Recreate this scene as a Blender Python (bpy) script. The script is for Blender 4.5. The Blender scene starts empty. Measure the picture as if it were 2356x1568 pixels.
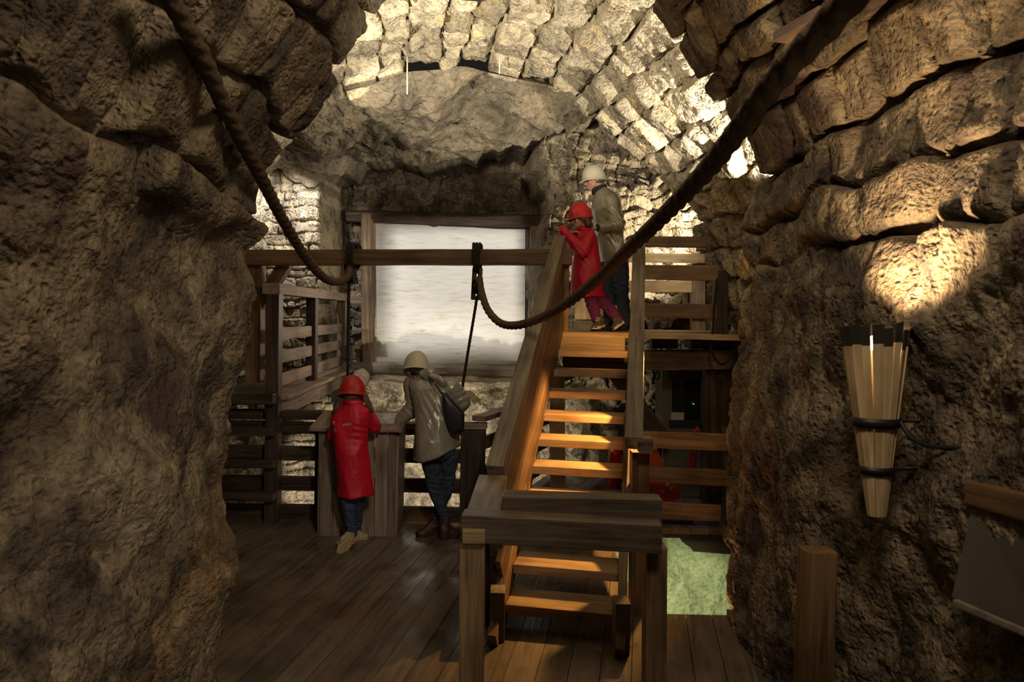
import bpy, bmesh, math, random
import numpy as np
from mathutils import Vector, Matrix
from mathutils.bvhtree import BVHTree
C = bpy.context.scene.collection
sc = bpy.context.scene
random.seed(5)
# ---------------------------------------------------------------- camera
FPX = 1600.0; EYE = 1.95; PITCH = math.radians(2.11); ROLL = 0.015
_f = Vector((0, math.cos(PITCH), -math.sin(PITCH)))
_u0 = Vector((0, math.sin(PITCH), math.cos(PITCH))); _r0 = Vector((1, 0, 0))
_u = _u0*math.cos(ROLL) - _r0*math.sin(ROLL)
_r = _r0*math.cos(ROLL) + _u0*math.sin(ROLL)
EYEP = Vector((0, 0, EYE))
cam_d = bpy.data.cameras.new('camera'); cam = bpy.data.objects.new('camera', cam_d); C.objects.link(cam)
cam_d.sensor_width = 36; cam_d.lens = 36*FPX/2356; cam_d.clip_start = 0.05; cam_d.clip_end = 60
M = Matrix.Identity(4)
for i in range(3):
    M[i][0] = _r[i]; M[i][1] = _u[i]; M[i][2] = -_f[i]; M[i][3] = EYEP[i]
cam.matrix_world = M
cam_d.dof.use_dof = True; cam_d.dof.focus_distance = 6.6; cam_d.dof.aperture_fstop = 4.0
sc.camera = cam
def P(px, py, Y):
    d = _f + _r*((px-1178)/FPX) - _u*((py-784)/FPX)
    return EYEP + d*(Y/d.y)
def PZ(px, py, z=0.0):
    d = _f + _r*((px-1178)/FPX) - _u*((py-784)/FPX)
    return EYEP + d*((z-EYE)/d.z)
# ---------------------------------------------------------------- world and view
w = bpy.data.worlds.new('world'); sc.world = w; w.use_nodes = True
w.node_tree.nodes['Background'].inputs[0].default_value = (1.0, 0.82, 0.62, 1)
w.node_tree.nodes['Background'].inputs[1].default_value = 0.012
sc.view_settings.view_transform = 'Standard'; sc.view_settings.look = 'None'
sc.cycles.max_bounces = 6; sc.cycles.diffuse_bounces = 3; sc.cycles.glossy_bounces = 3; sc.cycles.caustics_reflective = False
sc.view_settings.exposure = 0.3; sc.view_settings.gamma = 1.0
# ---------------------------------------------------------------- lights
def spot(name, loc, tgt, power, col, angle=60, blend=0.5, size=0.05, square=False):
    l = bpy.data.lights.new(name, 'SPOT'); l.energy = power; l.color = col
    l.spot_size = math.radians(angle); l.spot_blend = blend; l.shadow_soft_size = size; l.use_square = square
    o = bpy.data.objects.new(name, l); C.objects.link(o); o.location = loc
    o.rotation_euler = (Vector(tgt)-Vector(loc)).to_track_quat('-Z', 'Y').to_euler(); return o
def area(name, loc, tgt, power, col, size=1.0):
    l = bpy.data.lights.new(name, 'AREA'); l.energy = power; l.color = col; l.size = size
    o = bpy.data.objects.new(name, l); C.objects.link(o); o.location = loc
    o.rotation_euler = (Vector(tgt)-Vector(loc)).to_track_quat('-Z', 'Y').to_euler(); return o
def point(name, loc, power, col, size=0.05):
    l = bpy.data.lights.new(name, 'POINT'); l.energy = power; l.color = col; l.shadow_soft_size = size
    o = bpy.data.objects.new(name, l); C.objects.link(o); o.location = loc; return o
WARM = (1.0, 0.80, 0.55); WHITE = (1.0, 0.88, 0.68); AMBER = (1.0, 0.50, 0.13); COOL = (0.72, 0.82, 1.0)
spot('lamp_vault_right', (1.95, 5.0, 2.7), (0.5, 5.5, 4.6), 360, WHITE, 115, 0.5, 0.03)
spot('lamp_vault_left', (-1.5, 4.5, 3.1), (-0.5, 5.6, 4.6), 240, WHITE, 100, 0.5, 0.04)
spot('lamp_tympanum', (-1.9, 6.3, 3.3), (-0.5, 7.7, 4.5), 95, (1.0, 0.87, 0.66), 62, 0.3, 0.03)
spot('lamp_rubble_right', (2.3, 8.3, 2.9), (0.8, 9.4, 3.3), 150, (1.0, 0.86, 0.60), 135, 0.5, 0.03)
spot('lamp_fence', (1.9, 7.3, 3.0), (1.6, 8.5, 2.1), 24, (1.0, 0.82, 0.55), 85, 0.5, 0.03)
spot('lamp_rubble_left', (-2.62, 8.45, 3.62), (-3.0, 9.15, 2.6), 75, (1.0, 0.94, 0.86), 130, 0.8, 0.02)
spot('lamp_pit_left', (-2.1, 7.0, -1.0), (-1.8, 9.7, -0.25), 230, WHITE, 62, 0.3, 0.05)
spot('lamp_pit_right', (-0.5, 7.0, -1.0), (-0.4, 9.7, -0.25), 230, WHITE, 62, 0.3, 0.05)
spot('lamp_stairs', (1.18, 5.2, 1.68), (0.30, 5.15, 0.75), 190, AMBER, 98, 0.5, 0.03)
spot('lamp_stair_head', (0.95, 5.75, 1.98), (0.75, 6.8, 1.62), 16, AMBER, 62, 0.5, 0.03)
spot('lamp_shaft_green', (1.2, 5.15, -0.5), (1.45, 6.7, -1.5), 60, (0.80, 0.95, 0.48), 105, 0.5, 0.05)
spot('lamp_shaft_orange', (1.25, 4.9, -0.6), (1.9, 4.0, 0.5), 45, (1.0, 0.45, 0.15), 120, 0.6, 0.05)
spot('fill_shaft_rails', (1.2, 5.0, 1.15), (1.6, 6.4, 0.5), 6, (1.0, 0.55, 0.22), 75, 0.6, 0.04)  # added fill standing in for amber stair spill on the rails
spot('lamp_floor_cool', (-1.7, 8.6, 2.9), (0.7, 7.9, 0.0), 90, (0.55, 0.62, 1.0), 40, 0.3, 0.01)
spot('lamp_under_platform', (-0.1, 7.9, 1.2), (1.1, 9.3, 0.9), 32, (1.0, 0.86, 0.62), 95, 0.5, 0.04)
area('lamp_hall', (0.5, 1.0, 3.7), (0.1, 4.8, 0.8), 26, WARM, 0.5)
spot('fill_visitors', (0.6, 0.9, 3.5), (-0.9, 6.0, 0.9), 115, (1.0, 0.88, 0.72), 34, 0.8, 0.06)  # added fill aimed at the lower visitors, no fixture of the hall
spot('fill_wall_left', (0.5, 0.7, 1.0), (-1.4, 3.1, 0.95), 37, (1.0, 0.84, 0.64), 62, 1.0, 0.06)  # added low fill for the left wall near its edge
spot('fill_wall_left_high', (0.9, 0.9, 2.0), (-1.3, 2.9, 2.8), 8, (1.0, 0.82, 0.60), 75, 1.0, 0.05)  # second added fill, lifts the dark upper left masonry
spot('lamp_balcony', (-0.6, 8.9, 2.0), (-2.2, 7.6, 1.7), 45, (1.0, 0.75, 0.55), 60, 0.5, 0.05)
# ---------------------------------------------------------------- tagging
def tag(o, label=None, cat=None, group=None, kind=None):
    if label: o['label'] = label
    if cat: o['category'] = cat
    if group: o['group'] = group
    if kind: o['kind'] = kind
    return o
def empty(name, loc, label, cat, group=None):
    o = bpy.data.objects.new(name, None); C.objects.link(o); o.location = loc; o.empty_display_size = 0.1
    return tag(o, label, cat, group)
def link(name, me, mat, parent=None, mw=None):
    o = bpy.data.objects.new(name, me); C.objects.link(o)
    if mat is not None and not me.materials: me.materials.append(mat)
    if mw is None: mw = Matrix.Identity(4)
    if parent is not None:
        o.parent = parent
        q = parent; pm = Matrix.Identity(4)
        chain = []
        while q is not None: chain.append(q); q = q.parent
        for q in reversed(chain): pm = pm @ q.matrix_basis
        o.matrix_basis = pm.inverted() @ mw
    else: o.matrix_basis = mw
    return o
# ---------------------------------------------------------------- materials
def newmat(name):
    m = bpy.data.materials.new(name); m.use_nodes = True; nt = m.node_tree
    return m, nt, nt.nodes['Principled BSDF']
def N(nt, t, **kw):
    n = nt.nodes.new(t)
    for k, v in kw.items(): setattr(n, k, v)
    return n
def ramp(nt, cols, pos):
    r = N(nt, 'ShaderNodeValToRGB'); e = r.color_ramp.elements
    while len(e) > 1: e.remove(e[-1])
    e[0].position = pos[0]; e[0].color = (*cols[0], 1)
    for c, p in zip(cols[1:], pos[1:]):
        q = e.new(p); q.color = (*c, 1)
    return r
def rock_mat(name, cols, scale=3.0, bump=0.6, pits=1.0, rough=0.9, fine=45.0, patch=None):
    m, nt, b = newmat(name); L = nt.links.new
    tc = N(nt, 'ShaderNodeTexCoord')
    n1 = N(nt, 'ShaderNodeTexNoise'); n1.inputs['Scale'].default_value = scale; n1.inputs['Detail'].default_value = 6; n1.inputs['Roughness'].default_value = 0.65
    n1.inputs['Distortion'].default_value = 0.6
    L(tc.outputs['Object'], n1.inputs['Vector'])
    r = ramp(nt, cols, [0.34, 0.45, 0.55, 0.66][:len(cols)]); L(n1.outputs['Fac'], r.inputs[0])
    at = N(nt, 'ShaderNodeAttribute'); at.attribute_name = 'tone'
    mul = N(nt, 'ShaderNodeMixRGB', blend_type='MULTIPLY'); mul.inputs[0].default_value = 1
    L(r.outputs[0], mul.inputs[1]); L(at.outputs['Color'], mul.inputs[2])
    # mineral speckle
    n2 = N(nt, 'ShaderNodeTexNoise'); n2.inputs['Scale'].default_value = fine; n2.inputs['Detail'].default_value = 3; n2.inputs['Roughness'].default_value = 0.7
    L(tc.outputs['Object'], n2.inputs['Vector'])
    r2 = ramp(nt, [(0.45,)*3, (1,)*3, (1.35, 1.3, 1.2)], [0.3, 0.5, 0.72]); L(n2.outputs['Fac'], r2.inputs[0])
    mul2 = N(nt, 'ShaderNodeMixRGB', blend_type='MULTIPLY'); mul2.inputs[0].default_value = 0.75
    L(mul.outputs[0], mul2.inputs[1]); L(r2.outputs[0], mul2.inputs[2])
    out = mul2
    if patch:
        n4 = N(nt, 'ShaderNodeTexNoise'); n4.inputs['Scale'].default_value = patch[1]; n4.inputs['Detail'].default_value = 5
        L(tc.outputs['Object'], n4.inputs['Vector'])
        r4 = ramp(nt, [(0,)*3, (1,)*3], [patch[2], patch[2]+0.08]); L(n4.outputs['Fac'], r4.inputs[0])
        mx = N(nt, 'ShaderNodeMixRGB'); L(r4.outputs[0], mx.inputs[0]); L(out.outputs[0], mx.inputs[1])
        mx.inputs[2].default_value = (*patch[0], 1)
        out = mx
    L(out.outputs[0], b.inputs['Base Color'])
    b.inputs['Roughness'].default_value = rough; b.inputs['Specular IOR Level'].default_value = 0.3
    v = N(nt, 'ShaderNodeTexVoronoi', feature='F1'); v.inputs['Scale'].default_value = fine*0.9
    nv = N(nt, 'ShaderNodeTexNoise'); nv.inputs['Scale'].default_value = fine*0.35; nv.inputs['Detail'].default_value = 4; nv.inputs['Roughness'].default_value = 0.72
    L(tc.outputs['Object'], nv.inputs['Vector']); L(tc.outputs['Object'], v.inputs['Vector'])
    mr = N(nt, 'ShaderNodeMapRange'); mr.inputs[1].default_value = 0.05; mr.inputs[2].default_value = 0.45; L(v.outputs['Distance'], mr.inputs[0])
    mm = N(nt, 'ShaderNodeMath', operation='MULTIPLY'); mm.inputs[1].default_value = 0.35*pits; L(mr.outputs[0], mm.inputs[0])
    ad = N(nt, 'ShaderNodeMath', operation='ADD'); L(mm.outputs[0], ad.inputs[0])
    m3 = N(nt, 'ShaderNodeMath', operation='MULTIPLY'); m3.inputs[1].default_value = 1.6; L(nv.outputs['Fac'], m3.inputs[0]); L(m3.outputs[0], ad.inputs[1])
    # clustered holes in the porous stone
    mpv = N(nt, 'ShaderNodeMapping'); mpv.inputs['Scale'].default_value = (1.0, 0.7, 1.0); L(tc.outputs['Object'], mpv.inputs[0])
    nw = N(nt, 'ShaderNodeTexNoise'); nw.inputs['Scale'].default_value = fine*0.4; nw.inputs['Detail'].default_value = 2; L(mpv.outputs[0], nw.inputs['Vector'])
    sw_ = N(nt, 'ShaderNodeVectorMath', operation='SCALE'); sw_.inputs[3].default_value = 1.6/fine; L(nw.outputs['Color'], sw_.inputs[0])
    aw = N(nt, 'ShaderNodeVectorMath', operation='ADD'); L(mpv.outputs[0], aw.inputs[0]); L(sw_.outputs[0], aw.inputs[1])
    nd = N(nt, 'ShaderNodeTexVoronoi'); nd.inputs['Scale'].default_value = fine*0.65; L(aw.outputs[0], nd.inputs['Vector'])
    ph = N(nt, 'ShaderNodeMapRange', interpolation_type='SMOOTHSTEP'); ph.inputs[1].default_value = 0.08; ph.inputs[2].default_value = 0.40; L(nd.outputs['Distance'], ph.inputs[0])
    p2 = N(nt, 'ShaderNodeMath', operation='MULTIPLY'); p2.inputs[1].default_value = 0.9*pits; L(ph.outputs[0], p2.inputs[0])
    a2 = N(nt, 'ShaderNodeMath', operation='ADD'); L(ad.outputs[0], a2.inputs[0]); L(p2.outputs[0], a2.inputs[1])
    n7 = N(nt, 'ShaderNodeTexNoise'); n7.inputs['Scale'].default_value = fine*0.12; n7.inputs['Detail'].default_value = 5; n7.inputs['Roughness'].default_value = 0.7
    L(tc.outputs['Object'], n7.inputs['Vector'])
    m7 = N(nt, 'ShaderNodeMath', operation='MULTIPLY_ADD'); m7.inputs[1].default_value = 3.2; L(n7.outputs['Fac'], m7.inputs[0]); L(a2.outputs[0], m7.inputs[2])
    bp = N(nt, 'ShaderNodeBump'); bp.inputs['Strength'].default_value = bump; bp.inputs['Distance'].default_value = 0.035
    L(m7.outputs[0], bp.inputs['Height']); L(bp.outputs[0], b.inputs['Normal'])
    return m
def wood_mat(name, dark, light, rough=0.6, grain=1.0, stain=None, attr=False):
    m, nt, b = newmat(name); L = nt.links.new
    tc = N(nt, 'ShaderNodeTexCoord'); oi = N(nt, 'ShaderNodeObjectInfo')
    off = N(nt, 'ShaderNodeVectorMath', operation='SCALE'); off.inputs[0].default_value = (7, 5, 3)
    L(oi.outputs['Random'], off.inputs[3])
    add = N(nt, 'ShaderNodeVectorMath', operation='ADD'); L(tc.outputs['Object'], add.inputs[0]); L(off.outputs[0], add.inputs[1])
    mp = N(nt, 'ShaderNodeMapping'); mp.inputs['Scale'].default_value = (0.9, 14, 14); L(add.outputs[0], mp.inputs['Vector'])
    n1 = N(nt, 'ShaderNodeTexNoise'); n1.inputs['Scale'].default_value = 1.6*grain; n1.inputs['Detail'].default_value = 8; n1.inputs['Distortion'].default_value = 0.8
    L(mp.outputs[0], n1.inputs['Vector'])
    mp2 = N(nt, 'ShaderNodeMapping'); mp2.inputs['Scale'].default_value = (1.2, 40, 40); L(add.outputs[0], mp2.inputs['Vector'])
    n2 = N(nt, 'ShaderNodeTexNoise'); n2.inputs['Scale'].default_value = 3.0; n2.inputs['Detail'].default_value = 5; L(mp2.outputs[0], n2.inputs['Vector'])
    mx = N(nt, 'ShaderNodeMath', operation='MULTIPLY_ADD'); mx.inputs[1].default_value = 0.35; L(n2.outputs['Fac'], mx.inputs[0])
    sb = N(nt, 'ShaderNodeMath', operation='MULTIPLY'); sb.inputs[1].default_value = 0.72; L(n1.outputs['Fac'], sb.inputs[0]); L(sb.outputs[0], mx.inputs[2])
    r = ramp(nt, [dark, tuple((a+c)/2 for a, c in zip(dark, light)), light], [0.40, 0.52, 0.66]); L(mx.outputs[0], r.inputs[0])
    col = r
    # knots and dirt blotches
    n3 = N(nt, 'ShaderNodeTexNoise'); n3.inputs['Scale'].default_value = 2.6; n3.inputs['Detail'].default_value = 6; L(add.outputs[0], n3.inputs['Vector'])
    r3 = ramp(nt, [(0.55, 0.52, 0.5), (1, 1, 1)], [0.36, 0.52]); L(n3.outputs['Fac'], r3.inputs[0])
    ml = N(nt, 'ShaderNodeMixRGB', blend_type='MULTIPLY'); ml.inputs[0].default_value = 0.8; L(col.outputs[0], ml.inputs[1]); L(r3.outputs[0], ml.inputs[2])
    rv = N(nt, 'ShaderNodeMapRange'); rv.inputs[3].default_value = 0.75; rv.inputs[4].default_value = 1.2; L(oi.outputs['Random'], rv.inputs[0])
    m5 = N(nt, 'ShaderNodeVectorMath', operation='SCALE'); L(ml.outputs[0], m5.inputs[0]); L(rv.outputs[0], m5.inputs[3])
    last = m5.outputs[0]
    if attr:
        at = N(nt, 'ShaderNodeAttribute'); at.attribute_name = 'tone'
        q = N(nt, 'ShaderNodeMixRGB', blend_type='MULTIPLY'); q.inputs[0].default_value = 1; L(last, q.inputs[1]); L(at.outputs['Color'], q.inputs[2]); last = q.outputs[0]
    L(last, b.inputs['Base Color'])
    b.inputs['Roughness'].default_value = rough; b.inputs['Specular IOR Level'].default_value = 0.35
    bp = N(nt, 'ShaderNodeBump'); bp.inputs['Strength'].default_value = 0.35; bp.inputs['Distance'].default_value = 0.006
    L(mx.outputs[0], bp.inputs['Height']); L(bp.outputs[0], b.inputs['Normal'])
    return m
def plain(name, col, rough=0.5, metal=0.0, noise=0.0, nscale=12, bump=0.0, spec=0.5, emit=None, estr=0):
    m, nt, b = newmat(name); L = nt.links.new
    b.inputs['Roughness'].default_value = rough; b.inputs['Metallic'].default_value = metal; b.inputs['Specular IOR Level'].default_value = spec
    tc = N(nt, 'ShaderNodeTexCoord'); n = N(nt, 'ShaderNodeTexNoise'); n.inputs['Scale'].default_value = nscale; n.inputs['Detail'].default_value = 6
    L(tc.outputs['Object'], n.inputs['Vector'])
    r = ramp(nt, [tuple(c*(1-noise) for c in col), tuple(min(1, c*(1+noise)) for c in col)], [0.3, 0.7]); L(n.outputs['Fac'], r.inputs[0]); L(r.outputs[0], b.inputs['Base Color'])
    if bump:
        bp = N(nt, 'ShaderNodeBump'); bp.inputs['Strength'].default_value = bump; bp.inputs['Distance'].default_value = 0.01
        L(n.outputs['Fac'], bp.inputs['Height']); L(bp.outputs[0], b.inputs['Normal'])
    if emit: b.inputs['Emission Color'].default_value = (*emit, 1); b.inputs['Emission Strength'].default_value = estr
    return m
MT = {}
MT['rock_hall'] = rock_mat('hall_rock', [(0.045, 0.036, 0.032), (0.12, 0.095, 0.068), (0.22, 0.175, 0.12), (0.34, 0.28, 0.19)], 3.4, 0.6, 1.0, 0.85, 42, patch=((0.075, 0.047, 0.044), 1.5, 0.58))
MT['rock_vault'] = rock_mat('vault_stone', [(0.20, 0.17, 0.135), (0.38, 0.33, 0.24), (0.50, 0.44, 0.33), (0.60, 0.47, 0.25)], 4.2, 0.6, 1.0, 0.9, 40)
MT['rock_back'] = rock_mat('back_rubble', [(0.15, 0.125, 0.10), (0.28, 0.235, 0.175), (0.42, 0.36, 0.27), (0.52, 0.42, 0.27)], 3.4, 0.8, 1.0, 0.9, 34, patch=((0.28, 0.31, 0.15), 1.1, 0.68))
MT['rock_smooth'] = rock_mat('smooth_rock', [(0.085, 0.07, 0.055), (0.17, 0.145, 0.11), (0.25, 0.215, 0.16), (0.34, 0.28, 0.19)], 1.6, 0.8, 0.5, 0.9, 22)
MT['rock_green'] = rock_mat('green_lit_shaft_rock', [(0.30, 0.30, 0.22), (0.42, 0.42, 0.31), (0.48, 0.48, 0.36), (0.52, 0.50, 0.40)], 3.0, 0.35, 1.0, 0.85, 30)  # green of the shaft light partly put into the rock colour
MT['wood_dark'] = wood_mat('dark_wet_timber', (0.022, 0.015, 0.013), (0.085, 0.058, 0.042), 0.5)
MT['wood_brown'] = wood_mat('brown_timber', (0.10, 0.058, 0.03), (0.26, 0.155, 0.08), 0.55)
MT['wood_side'] = wood_mat('brown_side_board', (0.045, 0.027, 0.016), (0.15, 0.09, 0.05), 0.5)
MT['wood_grey'] = wood_mat('weathered_timber', (0.10, 0.078, 0.058), (0.27, 0.215, 0.155), 0.6)
MT['wood_tread'] = wood_mat('worn_tread_timber', (0.30, 0.19, 0.10), (0.52, 0.36, 0.20), 0.5)
MT['wood_pine'] = wood_mat('pale_pine', (0.38, 0.27, 0.16), (0.60, 0.46, 0.29), 0.55)
MT['wood_barrier'] = wood_mat('worn_barrier_timber', (0.075, 0.055, 0.045), (0.22, 0.17, 0.12), 0.42)
MT['wood_barrier_leg'] = wood_mat('barrier_leg_timber', (0.13, 0.08, 0.045), (0.38, 0.26, 0.15), 0.5, 0.6)
MT['wood_slat'] = wood_mat('greyed_slat_timber', (0.16, 0.115, 0.09), (0.34, 0.25, 0.19), 0.6)
MT['floor'] = wood_mat('plank_floor', (0.075, 0.060, 0.046), (0.16, 0.125, 0.09), 0.30, attr=True)
nt = MT['floor'].node_tree; nn = N(nt, 'ShaderNodeTexNoise'); nn.inputs['Scale'].default_value = 2.2; nn.inputs['Detail'].default_value = 6
tcc = N(nt, 'ShaderNodeTexCoord'); nt.links.new(tcc.outputs['Object'], nn.inputs['Vector'])
mrr = N(nt, 'ShaderNodeMapRange'); mrr.inputs[1].default_value = 0.42; mrr.inputs[2].default_value = 0.62; mrr.inputs[3].default_value = 0.14; mrr.inputs[4].default_value = 0.6
nt.links.new(nn.outputs['Fac'], mrr.inputs[0]); nt.links.new(mrr.outputs[0], nt.nodes['Principled BSDF'].inputs['Roughness'])
MT['log'] = wood_mat('barked_log', (0.17, 0.12, 0.085), (0.52, 0.38, 0.25), 0.7)
MT['log_dark'] = wood_mat('charred_log', (0.05, 0.035, 0.03), (0.22, 0.15, 0.11), 0.7)
MT['log_grey'] = wood_mat('grey_log', (0.16, 0.14, 0.11), (0.42, 0.37, 0.30), 0.7)
MT['iron'] = plain('black_iron', (0.025, 0.023, 0.022), 0.45, 0.7, 0.3)
MT['rope'] = plain('hemp_rope', (0.105, 0.075, 0.05), 0.95, 0, 0.35, 60, 0.6, 0.1)
MT['cord'] = plain('dark_rope', (0.03, 0.024, 0.02), 0.9, 0, 0.3, 60, 0.5, 0.1)
MT['black'] = plain('black_rubber', (0.012, 0.012, 0.013), 0.5)
MT['grey'] = plain('grey_panel', (0.12, 0.12, 0.115), 0.55, 0, 0.15)
# ---------------------------------------------------------------- numpy noise
_rs = np.random.RandomState(11); _perm = _rs.permutation(4096)
def _h(ix, iy, iz, s):
    return _perm[(_perm[(_perm[(ix + s*131) & 4095] + iy) & 4095] + iz) & 4095] / 4095.0
def vnoise(x, y, z, s=0):
    ix = np.floor(x).astype(np.int64); iy = np.floor(y).astype(np.int64); iz = np.floor(z).astype(np.int64)
    fx = x-ix; fy = y-iy; fz = z-iz
    fx = fx*fx*(3-2*fx); fy = fy*fy*(3-2*fy); fz = fz*fz*(3-2*fz)
    r = 0
    for dx in (0, 1):
        for dy in (0, 1):
            for dz in (0, 1):
                r = r + _h(ix+dx, iy+dy, iz+dz, s)*(fx if dx else 1-fx)*(fy if dy else 1-fy)*(fz if dz else 1-fz)
    return r*2-1
def fbm(x, y, z, s=0, o=4, g=0.5):
    a = 1; t = 0; f = 1
    for k in range(o):
        t = t + a*vnoise(x*f+k*17.3, y*f+k*5.1, z*f, s+k); a *= g; f *= 2.03
    return t
def stones(U, V, row, length, seed, warp=0.08, gap=0.05, wf=1.6):
    """irregular coursed masonry; returns rounded profile 0..1, tone, tilt height"""
    rs = np.random.RandomState(seed)
    Uw = U + warp*fbm(U*wf, V*wf, U*0, seed, 3) + 5; Vw = V + warp*fbm(U*wf+40, V*wf, U*0, seed+3, 3) + 10
    n = int((Uw.max()+2)/row*1.5)+6
    ub = np.cumsum(row*rs.uniform(0.7, 1.35, n)); r = np.searchsorted(ub, Uw)
    r = np.clip(r, 1, n-1)
    dU = np.minimum(Uw-ub[r-1], ub[r]-Uw); cu = (Uw-(ub[r-1]+ub[r])/2)/row
    dV = np.zeros_like(U); tone = np.zeros_like(U); off = np.zeros_like(U); tu = np.zeros_like(U); tv = np.zeros_like(U); cv = np.zeros_like(U)
    for k in np.unique(r):
        m = r == k; q = np.random.RandomState(seed*977+int(k))
        nn = int((Vw.max()+3)/length*1.8)+6
        vb = np.cumsum(length*q.uniform(0.5, 1.5, nn)) - q.uniform(0, length)
        c = np.clip(np.searchsorted(vb, Vw[m]), 1, nn-1)
        dV[m] = np.minimum(Vw[m]-vb[c-1], vb[c]-Vw[m]); cv[m] = (Vw[m]-(vb[c-1]+vb[c])/2)/length
        tone[m] = q.uniform(0.68, 1.28, nn)[c]; off[m] = q.uniform(-1, 1, nn)[c]; tu[m] = q.uniform(-1, 1, nn)[c]; tv[m] = q.uniform(-1, 1, nn)[c]
    stones.e = np.minimum(dU, dV)
    soft = np.clip(1-(1-np.clip(dU/gap, 0, 1))**2 , 0, 1)**.5 * np.clip(1-(1-np.clip(dV/gap, 0, 1))**2, 0, 1)**.5
    return soft, tone, off, tu*cu, tv*cv, cu, cv
def grid(name, XYZ, mat, tone=None, smooth=True, kind='structure', flip=False, label=None):
    m, n, _ = XYZ.shape
    me = bpy.data.meshes.new(name)
    idx = np.arange(m*n).reshape(m, n)
    q = np.stack([idx[:-1, :-1], idx[1:, :-1], idx[1:, 1:], idx[:-1, 1:]], -1).reshape(-1, 4)
    if flip: q = q[:, ::-1]
    me.vertices.add(m*n); me.vertices.foreach_set('co', XYZ.reshape(-1).astype(np.float32))
    me.loops.add(len(q)*4); me.loops.foreach_set('vertex_index', q.reshape(-1).astype(np.int32))
    me.polygons.add(len(q)); me.polygons.foreach_set('loop_start', np.arange(0, len(q)*4, 4, dtype=np.int32))
    try: me.polygons.foreach_set('loop_total', np.full(len(q), 4, dtype=np.int32))
    except Exception: pass
    me.polygons.foreach_set('use_smooth', np.full(len(q), smooth, dtype=bool))
    me.update(); me.validate()
    a = me.color_attributes.new('tone', 'FLOAT_COLOR', 'POINT')
    t = np.ones(m*n) if tone is None else np.clip(tone.reshape(-1), 0, 2)
    a.data.foreach_set('color', np.stack([t, t, t, np.ones(m*n)], -1).reshape(-1).astype(np.float32))
    o = link(name, me, mat); o['kind'] = kind
    if label: o['label'] = label
    return o
def normals(G):
    du = np.gradient(G, axis=0); dv = np.gradient(G, axis=1)
    n = np.cross(du, dv); return n/np.maximum(np.linalg.norm(n, axis=2, keepdims=True), 1e-9)
def resample(pts, step):
    pts = np.array([list(p) for p in pts], float)
    # Catmull-Rom smoothing then even spacing
    out = []
    for i in range(len(pts)-1):
        p0 = pts[max(i-1, 0)]; p1 = pts[i]; p2 = pts[i+1]; p3 = pts[min(i+2, len(pts)-1)]
        for t in np.linspace(0, 1, 12, endpoint=False):
            out.append(0.5*((2*p1)+(-p0+p2)*t+(2*p0-5*p1+4*p2-p3)*t*t+(-p0+3*p1-3*p2+p3)*t**3))
    out.append(pts[-1]); out = np.array(out)
    s = np.concatenate([[0], np.cumsum(np.linalg.norm(np.diff(out, axis=0), axis=1))])
    n = max(2, int(s[-1]/step)); t = np.linspace(0, s[-1], n)
    return np.stack([np.interp(t, s, out[:, k]) for k in range(3)], -1), t
# ---------------------------------------------------------------- solid builders
def box_bm(bm, L, W, H, c=(0, 0, 0), bev=0.0, rot=None):
    v0 = len(bm.verts)
    r = bmesh.ops.create_cube(bm, size=1)
    M4 = Matrix.Translation(c) @ (rot if rot else Matrix.Identity(4)) @ Matrix.Diagonal((L, W, H, 1))
    bmesh.ops.transform(bm, matrix=M4, verts=r['verts'])
    if bev:
        es = list({e for v in r['verts'] for e in v.link_edges})
        bmesh.ops.bevel(bm, geom=es, offset=bev, segments=2, affect='EDGES', profile=0.6)
def to_mesh(bm, name, smooth=False):
    me = bpy.data.meshes.new(name); bmesh.ops.recalc_face_normals(bm, faces=bm.faces[:]); bm.to_mesh(me); bm.free()
    if smooth: me.polygons.foreach_set('use_smooth', np.full(len(me.polygons), True))
    return me
def frame(p0, p1, up=Vector((0, 0, 1))):
    x = (Vector(p1)-Vector(p0)).normalized(); y = up.cross(x)
    if y.length < 1e-4: y = Vector((0, 1, 0))
    y.normalize(); z = x.cross(y); c = (Vector(p0)+Vector(p1))/2
    m = Matrix.Identity(4)
    for i in range(3): m[i][0] = x[i]; m[i][1] = y[i]; m[i][2] = z[i]; m[i][3] = c[i]
    return m
_wr = np.random.RandomState(3)
def beam(name, p0, p1, w, h, mat, parent=None, bev=0.006, up=Vector((0, 0, 1)), worn=0.004):
    """squared timber from p0 to p1: w across, h along 'up'; slightly worn, so not dead straight"""
    L = (Vector(p1)-Vector(p0)).length; bm = bmesh.new(); box_bm(bm, L, w, h, bev=min(bev, w/5, h/5))
    n = max(1, int(L/0.15))
    if worn and n > 1:
        for k in range(1, min(n, 16)):
            x = -L/2+L*k/min(n, 16)
            bmesh.ops.bisect_plane(bm, geom=bm.verts[:]+bm.edges[:]+bm.faces[:], plane_co=(x, 0, 0), plane_no=(1, 0, 0))
        s = _wr.uniform(0, 100)
        co = np.array([v.co[:] for v in bm.verts]); q = co*3.1
        d = np.stack([vnoise(q[:, 0]+s+a, q[:, 1]*3, q[:, 2]*3, 2) for a in (0, 30, 60)], -1)*worn
        for v, dd in zip(bm.verts, d): v.co += Vector((0, dd[1], dd[2]))
    me = to_mesh(bm, name)
    o = link(name, me, mat, parent, frame(p0, p1, up)); return o
def bpx(name, a, b, thick, mat, parent=None, **kw):
    """board across the view: a, b = (px, py_top, py_bottom, depth) at its two ends"""
    A0, A1 = P(a[0], a[1], a[3]), P(a[0], a[2], a[3]); B0, B1 = P(b[0], b[1], b[3]), P(b[0], b[2], b[3])
    h = ((A0-A1).length+(B0-B1).length)/2; s = Vector((0, thick/2, 0))
    return beam(name, (A0+A1)/2+s, (B0+B1)/2+s, thick, h, mat, parent, **kw)
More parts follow.
